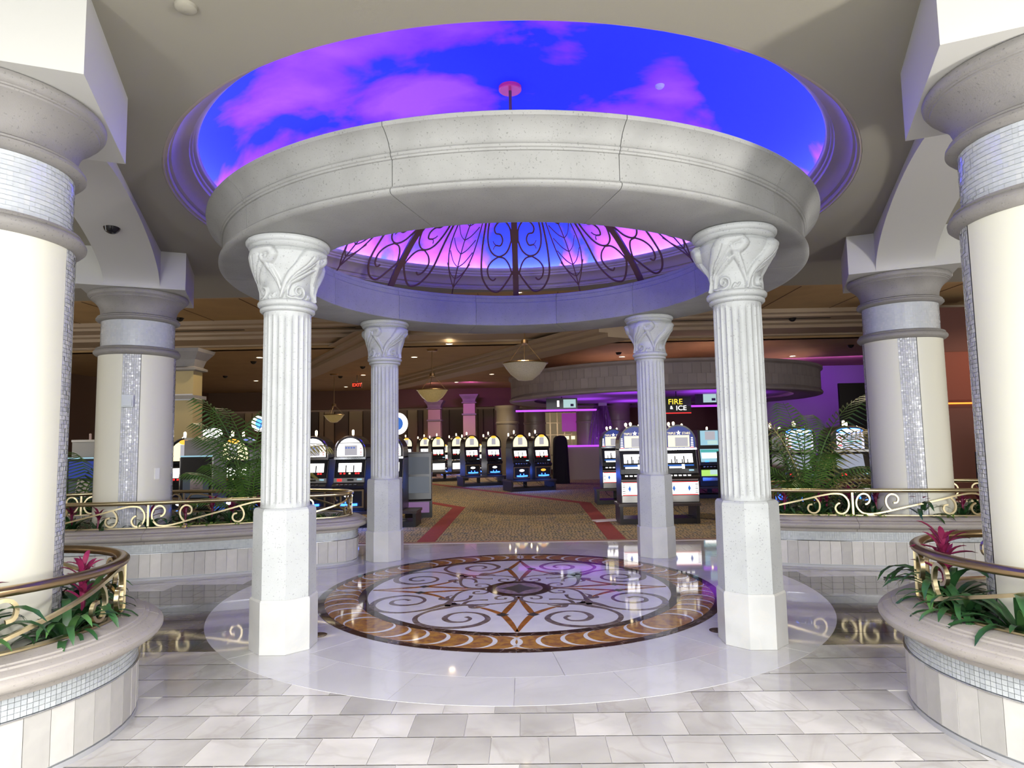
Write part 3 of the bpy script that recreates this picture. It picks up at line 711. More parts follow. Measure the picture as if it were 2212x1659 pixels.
# ================================================================ big columns with mosaic
BR = .45
big = {}
def big_column(key, lab):
    x, y = COLS[key]; s = 1 if x > 0 else -1; rz = R(22.8)*(1 if s < 0 else -1)
    if 'first' not in big:
        P_ = {}
        seg_ = []
        half = R(12.9)
        P_['core'] = MB().lathe([(BR-.012, 0), (BR-.012, 2.78)], 96).mesh('strip_backing', M_gr2, True)
        P_['panel'] = MB().lathe([(BR-.02, .3), (BR, .3), (BR, 2.765), (BR-.02, 2.765)], 20, half, PI/2-half, closed=True).mesh('shaft_panel', M_cream, True)
        mb = MB(); hh = .0245; rows = int(2.2/hh); n = 8
        for i in range(rows):
            for j in range(n):
                a = -half+2*half*(j+.5+(.0))/n; z = .58+hh*(i+.5); w_ = (2*half/n*BR)*.44
                rr = BR-.002+random.uniform(0, .003); ti = random.uniform(-.012, .012); tj = random.uniform(-.02, .02)
                vs = []
                for (da, dz) in ((-w_, -hh*.45), (w_, -hh*.45), (w_, hh*.45), (-w_, hh*.45)):
                    q = rr+da*ti*3+dz*tj*3; vs.append((q*cos(a+da/BR), q*sin(a+da/BR), z+dz))
                mb.add(vs, [(0, 1, 2, 3)])
        P_['strip'] = mb.mesh('mosaic_strip', M_spark)
        P_['seam'] = MB().lathe([(BR-.008, .3), (BR+.0015, .3), (BR+.0015, 2.765), (BR-.008, 2.765)], 1, R(12.6), R(13.6), closed=True).mesh('dark_seam', M_black)
        mb = MB(); n = 96; hh = .0275
        for i in range(12):
            for j in range(n):
                a = 2*PI*(j+.5)/n; z = 2.875+hh*(i+.5); w_ = 2*PI/n*.465*.46; rr = .4305+random.uniform(0, .0025); ti = random.uniform(-.012, .012)
                vs = []
                for (da, dz) in ((-w_, -hh*.45), (w_, -hh*.45), (w_, hh*.45), (-w_, hh*.45)):
                    q = rr+da*ti*3; vs.append((q*cos(a+da/.43), q*sin(a+da/.43), z+dz))
                mb.add(vs, [(0, 1, 2, 3)])
        P_['neck'] = mb.mesh('mosaic_band', M_mos)
        P_['neckcore'] = MB().lathe([(.428, 2.86), (.428, 3.22)], 72).mesh('band_backing', M_gr2, True)
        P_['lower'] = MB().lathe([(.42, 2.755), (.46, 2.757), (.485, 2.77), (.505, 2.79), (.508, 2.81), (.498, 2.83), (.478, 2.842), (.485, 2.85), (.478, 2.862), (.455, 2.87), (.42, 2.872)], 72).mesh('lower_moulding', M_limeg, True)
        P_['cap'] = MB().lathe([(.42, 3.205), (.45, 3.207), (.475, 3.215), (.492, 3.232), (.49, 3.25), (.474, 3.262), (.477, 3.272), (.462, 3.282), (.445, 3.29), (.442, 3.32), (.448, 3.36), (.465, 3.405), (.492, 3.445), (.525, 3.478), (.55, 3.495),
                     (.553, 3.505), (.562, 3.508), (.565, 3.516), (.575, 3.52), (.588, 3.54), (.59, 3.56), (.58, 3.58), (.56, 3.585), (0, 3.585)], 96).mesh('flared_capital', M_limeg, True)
        big['first'] = P_
    P_ = big['first']
    t = thing('round_column', lab, 'column', (x, y, 0), rz, group='large round mosaic columns', kind='thing')
    obj('strip_backing', P_['core'], t)
    for k in range(4):
        o = obj('shaft_panel', P_['panel'], t); o.rotation_euler[2] = k*PI/2
        o = obj('mosaic_strip', P_['strip'], t); o.rotation_euler[2] = k*PI/2; o['kind'] = 'stuff'
    for k in range(4):
        o = obj('dark_seam', P_['seam'], t); o.rotation_euler[2] = k*PI/2
    o = obj('mosaic_band', P_['neck'], t); o['kind'] = 'stuff'
    obj('band_backing', P_['neckcore'], t); obj('lower_moulding', P_['lower'], t); obj('flared_capital', P_['cap'], t)
    big[key] = t
big_column('nl', 'thick cream round column cut by the left frame edge, in the near left planter')
big_column('nr', 'thick cream round column cut by the right frame edge, in the near right planter')
big_column('fl', 'cream round column with mosaic strip and a grey box on it, far left planter')
big_column('fr', 'cream round column with a sparkling mosaic strip, standing in the far right planter')
# fittings on the columns
o = MB().box((0, 0, 0), (.13, .05, .15)).box((0, -.03, -.02), (.10, .02, .08)).build('wall_speaker', mat('speaker_grey', (.45, .48, .5), .4), loc=(-4.87, 7.965, 2.16), rz=R(22.8)); tag(o, 'small grey box mounted on the mosaic strip of the far left column', 'speaker')
o = MB().box((0, 0, 0), (.06, .02, .14)).build('switch_plate', mat('plate_white', (.75, .75, .7), .4), loc=(-4.62, 8.22, 1.24), rz=R(65)); tag(o, 'white switch plate on the right side of the far left column', 'switch')
# ================================================================ planters
def resample(path, step):
    P = [Vector((p[0], p[1], 0)) for p in path]; P.append(P[0]); L_ = [0]
    for a, b in zip(P[:-1], P[1:]): L_.append(L_[-1]+(b-a).length)
    n = max(8, round(L_[-1]/step)); out = []
    j = 0
    for i in range(n):
        s = L_[-1]*i/n
        while L_[j+1] < s: j += 1
        t = (s-L_[j])/(L_[j+1]-L_[j]); out.append(P[j].lerp(P[j+1], t))
    return out, L_[-1]
class Path:
    """closed outline, anticlockwise; at(s) gives point and outward normal"""
    def __init__(s_, pts):
        q = [(p.x, p.y) for p in resample(pts, .02)[0]]
        s_.P = [Vector((a, b, 0)) for a, b in q]; n = len(q)
        s_.c = [0]
        for i in range(n): s_.c.append(s_.c[-1]+(s_.P[(i+1) % n]-s_.P[i]).length)
        s_.L = s_.c[-1]; s_.n = n
    def at(s_, s, off=0, z=0):
        s %= s_.L; i = min(int(s/s_.L*s_.n), s_.n-1)
        while s_.c[i+1] < s and i < s_.n-1: i += 1
        while s_.c[i] > s and i > 0: i -= 1
        t = (s-s_.c[i])/(s_.c[i+1]-s_.c[i]); p = s_.P[i].lerp(s_.P[(i+1) % s_.n], t)
        d = s_.P[(i+3) % s_.n]-s_.P[(i-2) % s_.n]; nn = Vector((d.y, -d.x, 0)).normalized()
        return Vector((p.x+nn.x*off, p.y+nn.y*off, z)), nn
def sweep(path, prof, s0, s1, n, closed_prof=True):
    mb = MB(); vs = []; k = len(prof); full = s1-s0 >= path.L-1e-6; m_ = n if full else n+1
    for i in range(m_):
        s = s0+(s1-s0)*i/n
        for o_, z in prof: vs.append(path.at(s, o_, z)[0])
    fs = []
    for i in range(n):
        i2 = (i+1) % m_
        for j in range(k if closed_prof else k-1):
            j2 = (j+1) % k; fs.append((i*k+j, i2*k+j, i2*k+j2, i*k+j2))
    if closed_prof and not full: fs += [tuple(range(k-1, -1, -1)), tuple(n*k+j for j in range(k))]
    return mb.add(vs, fs)
COPE = [(a*.76 if a > .03 else a, z) for a, z in [(-.16, .50), (.0, .432), (.02, .426), (.03, .445), (.045, .462), (.075, .462), (.085, .47), (.125, .472), (.158, .483), (.176, .503), (.176, .523), (.16, .538), (.143, .543), (.138, .552), (.10, .566), (.075, .570), (.07, .580), (.045, .584), (.04, .592), (-.01, .600), (-.12, .606), (-.16, .606)]]
def scroll_panel(path, s0, Lp, zb, H, off, parent, rev=False):
    def line(pts, w_=.019, nm='scroll'):
        S = spline(pts, 6); q = []; nn = []
        for u, v in S:
            uu = Lp-u if rev else u
            p, n_ = path.at(s0+uu, off, zb+v); q.append(p); nn.append(n_)
        MB().ribbon(q, nn, .024, w_).build(nm, M_brass, parent, smooth=False)
    k = Lp/1.67; h = H/.27
    main = [(.145, .13), (.17, .135), (.20, .165), (.205, .205), (.175, .245), (.12, .256), (.065, .225), (.035, .16), (.045, .09), (.10, .03), (.175, .014), (.27, .018), (.42, .045), (.62, .09)]
    half = [(a*k, b*h) for a, b in main]
    line(half+[(Lp-a, H-b) for a, b in half[::-1]])
    sec = [(.47, .055), (.425, .10), (.405, .155), (.42, .215), (.47, .25), (.53, .24), (.56, .20), (.545, .155), (.50, .145)]
    sec = [(a*k, b*h) for a, b in sec]
    line(sec); line([(Lp-a, H-b) for a, b in sec])
def planter(name, lab, railab, outline, npan, phase, centre, step=.12):
    path = Path(outline)
    t = thing(name, lab, 'planter', (0, 0, 0))
    n = max(48, int(path.L/.12))
    sweep(path, [(-.012, .0), (-.012, .52), (-.12, .52), (-.12, 0)], 0, path.L, n).build('wall_core', M_gr2, t, smooth=True)
    sweep(path, [(.004, 0), (.004, .026), (-.05, .026), (-.05, 0)], 0, path.L, n).build('base_strip', mat('base_strip_grey', (.35, .35, .36), .4), t, smooth=True)
    nt = round(path.L/.12); w_ = path.L/nt
    tm_ = MB().box((0, 0, .165), (w_-.003, .016, .272)).mesh('wall_tile', M_tile)
    for i in range(nt):
        p, nn = path.at((i+.5)*w_, -.006)
        o = obj('wall_tile', tm_, t, (p.x, p.y, .008)); o.rotation_euler[2] = math.atan2(nn.y, nn.x)+PI/2
    mb = MB(); hh = .026; nm = int(path.L/.026); ws = path.L/nm
    for r_ in range(5):
        for i in range(nm):
            s = (i+.5)*ws; z = .319+hh*(r_+.5); q = []
            for da, dz in ((-.46, -.46), (.46, -.46), (.46, .46), (-.46, .46)): q.append(path.at(s+da*ws, .001, z+dz*hh)[0])
            mb.add(q, [(0, 1, 2, 3)])
    mb.build('mosaic_band', M_mosb, t)['kind'] = 'stuff'
    sweep(path, [(.0, .318), (.012, .316), (.012, .312), (.0, .310), (-.02, .310), (-.02, .318)], 0, path.L, n).build('metal_strip', M_chrome, t, smooth=True)
    # coping stones, cut at the posts
    for k in range(npan):
        a = phase+path.L*k/npan
        sweep(path, COPE, a+.0015, a+path.L/npan-.0015, max(10, int(14*path.L/npan))).build('coping_stone', M_coping, t, smooth=True)
    # soil bed
    MB().prism([tuple(path.at(path.L*i/80, -.11)[0][:2]) for i in range(80)], .40, .50).build('soil_bed', M_soil, t)
    # railing
    ro = thing('brass_railing', railab, 'railing', (0, 0, 0)); RO = -.095
    sweep(path, [(RO-.022, .607), (RO+.022, .607), (RO+.022, .617), (RO-.022, .617)], 0, path.L, n).build('bottom_rail', M_brass, ro, smooth=True)
    sweep(path, [(RO-.03, .889), (RO-.014, .880), (RO+.014, .880), (RO+.03, .889), (RO+.037, .903), (RO+.036, .913), (RO+.026, .923), (RO+.012, .929), (RO-.012, .929), (RO-.026, .923), (RO-.036, .913), (RO-.037, .903)], 0, path.L, n*2).build('handrail', M_bronze if 'near' in lab else M_brass, ro, smooth=True)
    for k in range(npan):
        a = phase+path.L*k/npan; p, nn = path.at(a, RO)
        MB().box((0, 0, .748), (.024, .04, .27)).build('post', M_brass, ro, loc=(p.x, p.y, 0), rz=math.atan2(nn.y, nn.x)+PI/2)
        scroll_panel(path, a+.012, path.L/npan-.024, .614, .268, RO, ro)
    return path
def circ(cx, cy, r): return [(cx+r*cos(2*PI*i/90), cy+r*sin(2*PI*i/90)) for i in range(90)]
pnl = planter('stone_planter', 'near round stone planter with tiled wall at the left edge of the frame', 'bronze scroll railing on the near left planter', circ(-3.10, 3.62, .90), 4, .90*R(28), None)
pnr = planter('stone_planter', 'near round stone planter with tiled wall at the right edge of the frame', 'bronze scroll railing on the near right planter', circ(3.23, 3.70, .93), 4, .93*R(152), None)
farL = [(-2.22, 8.85), (-2.35, 9.25), (-2.85, 9.55), (-4.0, 9.72), (-5.2, 9.7), (-6.3, 9.5), (-6.95, 9.0), (-7.1, 8.4), (-6.75, 7.85), (-6.1, 7.64), (-5.35, 7.62), (-4.66, 7.69), (-4.01, 7.85), (-3.26, 8.12), (-2.65, 8.42), (-2.33, 8.6)]
farR = [(2.92, 8.95), (2.82, 8.70), (2.9, 8.38), (3.19, 8.15), (3.76, 7.98), (4.56, 7.83), (5.3, 7.72), (6.1, 7.72), (6.75, 7.85), (7.1, 8.4), (6.95, 9.0), (6.3, 9.5), (5.2, 9.75), (4.1, 9.75), (3.3, 9.55), (3.0, 9.3)]
pfl = planter('stone_planter', 'long stone planter behind the left side, its railing before the slot machines', 'gold scroll railing on the far left planter', spline(farL, 8, True), 8, .3, None)
pfr = planter('stone_planter', 'long stone planter behind the right side, under the palm', 'gold scroll railing on the far right planter', spline(farR, 8, True), 7, .35, None)

# ---------------------------------------------------------------- plants
def leaf_mesh(L_, w_, rise, droop, fold=.25, n=9, curl=0, name='leaf', m_=None, tip=.5):
    """strap leaf from the origin out along +x, rising then arching over"""
    vs = []; fs = []; x = z = 0.0; a = rise; st_ = L_/n
    for i in range(n+1):
        t = i/n; ww = w_*(sin(PI*min(1, (t*.86+.10)))**tip)*(1 if t < .97 else .15)/2
        f = fold*ww
        y = curl*t*t*L_
        vs += [(x, y-ww, z+f), (x, y, z), (x, y+ww, z+f)]
        x += st_*cos(a); z += st_*sin(a); a -= droop/n*(1.4*t+.3)*1.0
    for i in range(n):
        for j in range(2): fs.append((i*3+j, i*3+j+1, i*3+j+4, i*3+j+3))
    mb = MB().add(vs, fs); return mb
random.seed(11)
LV = [leaf_mesh(l, w_, r_, d, curl=c) for l, w_, r_, d, c in ((.44, .046, 1.25, 3.0, .12), (.40, .042, 1.0, 2.6, -.15), (.48, .048, 1.35, 3.3, .2), (.34, .040, 1.2, 2.0, -.1), (.40, .044, .8, 2.2, .05))]
BR_ = None
LVm = [a.mesh('leaf', M_strap, True) for a in LV]; LVm2 = [a.mesh('leaf', M_strap2, True) for a in LV[:2]]
BR_ = [leaf_mesh(l, w_, r_, d, fold=.5, n=6, tip=.8) for l, w_, r_, d in ((.15, .034, 1.1, 1.2), (.14, .030, .75, 1.0), (.11, .03, 1.3, .6), (.16, .030, .45, .8))]
BRm = [a.mesh('bract', M_bract, True) for a in BR_]
def bromeliad(x, y, z, lab, seed, flower=True, sc=1, parts=True, grp=None):
    random.seed(seed); t = thing('bromeliad', lab, 'plant', (x, y, z), random.random()*6, group=grp); nl = 30 if parts else 14
    mats = MB(); fl_ = MB()
    def put(mesh_, i, a, zz, tilt, k, name, acc, src):
        if parts:
            o = obj(name, mesh_, t, (0, 0, zz)); o.rotation_euler = (0, -tilt, a); o.scale = (k, k, k)
        else:
            Mx = Matrix.Translation((0, 0, zz)) @ Matrix.Rotation(a, 4, 'Z') @ Matrix.Rotation(-tilt, 4, 'Y') @ Matrix.Scale(k, 4)
            acc.add([Mx @ Vector(v) for v in src.v], src.f)
    for i in range(nl):
        j = random.randrange(5); a = i*2.4+random.uniform(-.2, .2)
        m_ = LVm2[j % 2] if random.random() < .2 else LVm[j if True else 0]
        put(m_, i, a, .01, random.uniform(-.25, .2), sc*random.uniform(.75, 1.1), 'leaf', mats, LV[j])
    if flower:
        st_ = MB().tube([(0, 0, 0), (.005, 0, .18*sc), (0, .005, .30*sc)], [.014*sc, .012*sc, .02*sc], 7)
        st_.build('flower_stem', M_bract, t, smooth=True)
        for i in range(26 if parts else 13):
            j = i % 4; a = i*2.4; put(BRm[j], i, a, (.20+.008*i)*sc, random.uniform(-.15, .15), sc*random.uniform(.8, 1.15), 'bract', fl_, BR_[j])
    if not parts:
        mats.build('foliage', M_strap, t, smooth=True)
        if fl_.v: fl_.build('flower', M_bract, t, smooth=True)
    return t
bromeliad(-2.50, 3.80, .50, 'bromeliad with a large magenta flower head in the near left planter, by the column', 1, sc=.98)
bromeliad(-2.60, 3.12, .50, 'bromeliad at the left frame edge, red bracts half hidden by the bronze scroll', 2, sc=1.1)
bromeliad(-2.85, 2.95, .50, 'bromeliad in the near left planter closest to the camera, cut by the frame', 3, sc=1.0)
bromeliad(-2.38, 3.52, .50, 'leafy green bromeliad without a flower spilling over the near left coping', 8, sc=.9, flower=False)
bromeliad(-2.75, 4.22, .50, 'leafy green bromeliad behind the near left column, at the back of its planter', 9, sc=.9, flower=False)
bromeliad(2.50, 3.70, .50, 'leafy green bromeliad beside the post of the near right railing', 10, sc=.9, flower=False)
bromeliad(2.58, 3.97, .50, 'bromeliad with a spiky magenta flower in the near right planter, left of the column', 4, sc=1.12)
bromeliad(2.60, 3.42, .50, 'leafy green bromeliad without a flower in front of the near right column', 5, sc=1.1, flower=False)
bromeliad(2.80, 3.06, .50, 'bromeliad with thin red bracts at the right frame edge', 6, sc=1.25)
def lbl(side, i, names): return names[i]
nL = ['bromeliad in the far left planter, leftmost beside the near column', 'red bromeliad in the far left planter, just left of the mosaic column', 'bromeliad with dark red tips before the mosaic strip of the far left column',
      'bromeliad before the right part of the far left column', 'bright red bromeliad just right of the far left column', 'red bromeliad in front of the slot machine with the paper note',
      'magenta bromeliad left of the left palm', 'magenta bromeliad at the foot of the left palm']
for i, (x, y, k) in enumerate([(-6.0, 8.15, 1.0), (-5.55, 8.0, 1.0), (-5.12, 7.86, .9), (-4.55, 7.98, .95), (-4.25, 8.25, 1.0), (-4.15, 8.75, 1.05), (-3.75, 8.45, .95), (-3.50, 8.75, 1.1)]):
    bromeliad(x, y, .50, nL[i], 20+i, sc=k, parts=False, grp='red bromeliads along the far planters')
nR = ['bromeliad in the far right planter, beside the gazebo column', 'magenta bromeliad at the foot of the right palm', 'red bromeliad second to the right of the right palm', 'red bromeliad behind the chrome clip on the right railing',
      'red bromeliad before the blue-screened slot machine', 'large red bromeliad just left of the far right column', 'red bromeliad before the mosaic strip of the far right column', 'red bromeliad before the right part of the far right column', 'red bromeliad in the gap right of the far right column']
for i, (x, y, k) in enumerate([(3.45, 8.55, 1.0), (3.85, 8.45, 1.0), (4.08, 8.75, .95), (4.28, 8.50, 1.0), (4.45, 8.9, 1.15), (4.50, 8.32, 1.05), (4.86, 7.98, 1.1), (5.40, 8.05, .95), (5.78, 8.3, 1.1)]):
    bromeliad(x, y, .50, nR[i], 40+i, sc=k, parts=False, grp='red bromeliads along the far planters')
def fern(x, y, z, sc, seed, lab):
    random.seed(seed); mb = MB()
    for i in range(26):
        src = leaf_mesh(.26*random.uniform(.7, 1.1), .035, 1.1, 3.0, n=5); a = i*2.4
        Mx = Matrix.Translation((random.uniform(-.04, .04), random.uniform(-.04, .04), 0)) @ Matrix.Rotation(a, 4, 'Z') @ Matrix.Scale(sc, 4)
        mb.add([Mx @ Vector(v) for v in src.v], src.f)
    o = mb.build('low_fern', M_fern, loc=(x, y, z), smooth=True); tag(o, lab, 'plant', 'low light green ferns in the far planters')
for i, (x, y) in enumerate([(-4.15, 8.02), (-3.85, 8.12), (-3.6, 8.2), (-3.3, 8.38), (-3.05, 8.6), (-2.8, 8.75), (-5.9, 7.9)]): fern(x, y, .50, 1.0, 60+i, 'light green fern in the far left planter, '+['below the far left column', 'right of the far left column', 'left of the brass knob on the coping', 'right of the brass knob on the coping', 'beside the front left gazebo column', 'at the planter tip', 'beside the near left column'][i])
for i, (x, y) in enumerate([(3.3, 8.4), (3.6, 8.22), (3.9, 8.12), (4.1, 8.1), (4.3, 8.05), (5.15, 7.9)]): fern(x, y, .50, 1.0, 70+i, 'light green fern in the far right planter, '+['beside the front right gazebo column', 'under the right palm', 'left of the chrome clip', 'below the chrome clip', 'left of the far right column', 'below the far right column'][i])
# dark leafy ground cover fills the beds (nobody could count it)
random.seed(9)
for pth, nm in ((pfl, 'left'), (pfr, 'right')):
    mb = MB()
    for i in range(260):
        s = random.random()*pth.L; off = -random.uniform(.22, .8); p, _ = pth.at(s, off)
        if any(math.hypot(p.x-COLS[k][0], p.y-COLS[k][1]) < .52 for k in ('fl', 'fr')): continue
        src = LV[random.randrange(5)]; Mx = Matrix.Translation((p.x, p.y, .50)) @ Matrix.Rotation(random.random()*6.3, 4, 'Z') @ Matrix.Scale(random.uniform(.4, .7), 4)
        q = [Mx @ Vector(v) for v in src.v]
        if all(pth_in for pth_in in [True]): mb.add(q, src.f)
    o = mb.build('ground_cover', M_strap, smooth=True); tag(o, 'dark green leafy ground cover filling the far %s planter' % nm, 'plants', kind='stuff')
def palm(x, y, z, fronds, lab, seed):
    random.seed(seed); t = thing('palm', lab, 'palm', (x, y, z))
    for (az, L_, rise, droop, yl) in fronds:
        n = 22; P_ = []; p = Vector((random.uniform(-.05, .05), random.uniform(-.05, .05), 0)); a = rise
        for i in range(n+1):
            P_.append(p.copy()); u = i/n; st_ = L_/n
            p += Vector((cos(az)*cos(a), sin(az)*cos(a), sin(a)))*st_; a -= droop/n*(2.2*u**1.5)
        m_ = M_palmy if yl else M_palm
        fr_ = MB().tube(P_, [.014-.011*i/n for i in range(n+1)], 5).build('frond_stalk', m_, t)
        mb = MB()
        for i in range(5, 30):
            u = i/30; k = int(u*n); q = P_[k].lerp(P_[min(k+1, n)], u*n-k); tan = (P_[min(k+1, n)]-P_[max(0, k-1)]).normalized()
            side = tan.cross(Vector((0, 0, 1))); side = side.normalized() if side.length > .01 else Vector((1, 0, 0)); upv = side.cross(tan)
            ll = .48*sin(PI*min(1, max(.05, (u-.12)*1.08)))**.6*L_/1.5
            for sg in (-1, 1):
                d = (side*sg*.8+tan*.65+upv*.12).normalized(); w_ = .013; wd = tan*w_; e1 = q+d*ll*.5+Vector((0, 0, -.05*ll/.3)); e2 = q+d*ll+Vector((0, 0, -.20*ll/.3))
                mb.add([q-wd*.5, q+wd*.5, e1+wd, e1-wd, e2], [(0, 1, 2, 3), (3, 2, 4)])
        mb.build('frond_leaflets', m_, fr_, smooth=False)['kind'] = 'stuff'
    return t
palm(-3.80, 9.15, .50, [(R(170), 1.55, 1.25, 1.3, 0), (R(150), 1.9, 1.38, 1.2, 0), (R(10), 1.6, 1.2, 1.9, 1), (R(35), 1.9, 1.42, 1.2, 0), (R(200), 1.2, .95, 1.3, 0), (R(-20), 1.3, 1.0, 1.9, 1), (R(250), 1.2, 1.15, 1.5, 0), (R(300), 1.3, 1.2, 1.7, 0), (R(80), 1.8, 1.45, 1.0, 0), (R(345), .9, .8, 1.5, 0), (R(190), .9, .7, 1.6, 0), (R(180), 1.7, 1.33, 1.3, 0), (R(175), 2.0, 1.36, 1.0, 0)], 'green palm with feathery fronds in the left planter, beside the front gazebo column', 5)
palm(4.02, 9.15, .50, [(R(175), 1.95, 1.32, 1.6, 1), (R(185), 1.7, 1.22, 1.7, 0), (R(5), 2.1, 1.28, 1.35, 0), (R(15), 1.8, 1.15, 1.9, 1), (R(-10), 1.3, .85, 1.9, 1), (R(200), 1.2, 1.0, 1.6, 0), (R(100), 1.7, 1.4, .8, 0), (R(270), 1.2, 1.2, 1.6, 0), (R(320), 1.2, 1.0, 1.9, 0), (R(230), 1.0, .9, 1.9, 0), (R(165), 1.1, .75, 1.8, 0), (R(0), 1.0, .7, 1.5, 0), (R(60), 1.6, 1.35, 1.1, 0)], 'green palm with two long arching fronds in the right planter, beside the right gazebo column', 6)
palm(-6.9, 9.9, 0.0, [(R(a), 1.9, 1.35, 1.5, 0) for a in (0, 60, 150, 240, 300)], 'palm mostly hidden behind the near left column, its frond tips showing above the slot machine', 7)

tag(MB().lathe([(.0, 0), (.035, 0), (.032, .008), (.016, .014), (.020, .026), (.026, .036), (.02, .048), (0, .052)], 20).build('brass_knob', M_brass, loc=(-4.03, 7.83, .604), parent=bpy.data.objects['stone_planter.002'], smooth=True), None, None)
# ================================================================ slot machines
E_white = fluor('lit_white', (1, .97, .93), 2.6); E_warm = fluor('lit_cream', (1, .86, .52), 1.5); E_soft = fluor('lit_paper', (.62, .60, .66), .75)
E_red = fluor('lit_red', (1, .03, .03), 1.3); E_blue = fluor('lit_blue', (.03, .14, 1), 6); E_cyan = fluor('lit_cyan', (.35, .62, .75), 1.0); E_bulb = fluor('lit_bulb', (1, .80, .50), 7)
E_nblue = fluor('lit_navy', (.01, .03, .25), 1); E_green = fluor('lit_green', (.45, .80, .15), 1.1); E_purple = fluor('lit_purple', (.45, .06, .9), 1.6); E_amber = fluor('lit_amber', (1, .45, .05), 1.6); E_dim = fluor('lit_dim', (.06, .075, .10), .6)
E_teal = fluor('lit_teal', (.08, .45, .42), 1.0)
M_paper = mat('paper', (.62, .55, .54), .8); M_paper2 = mat('paper_grey', (.30, .29, .28), .8)
M_text = mat('print_dark', (.03, .03, .05), .7)
def text(s, size, m_, parent, loc, rot=(PI/2, 0, 0), ext=.003, align='CENTER', name='lettering', sx=1):
    c = bpy.data.curves.new(name, 'FONT'); c.body = s; c.size = size; c.extrude = ext; c.align_x = align; c.align_y = 'CENTER'; c.materials.append(m_)
    c.resolution_u = 3
    o = bpy.data.objects.new(name, c); COL.objects.link(o); bpy.context.view_layer.update()
    me = bpy.data.meshes.new_from_object(o.evaluated_get(bpy.context.evaluated_depsgraph_get())); bpy.data.objects.remove(o); bpy.data.curves.remove(c)
    o = bpy.data.objects.new(name, me); COL.objects.link(o); o.parent = parent; o.location = loc; o.rotation_euler = rot; o.scale = (sx, 1, 1); return o
def archpoly(w_, z0, z1, zs, n=14):
    """flat-bottomed panel with a rounded head: straight to zs, arch to z1"""
    return [(-w_/2, z0), (w_/2, z0)]+[(w_/2*cos(PI*i/n), zs+(z1-zs)*sin(PI*i/n)) for i in range(n+1)]
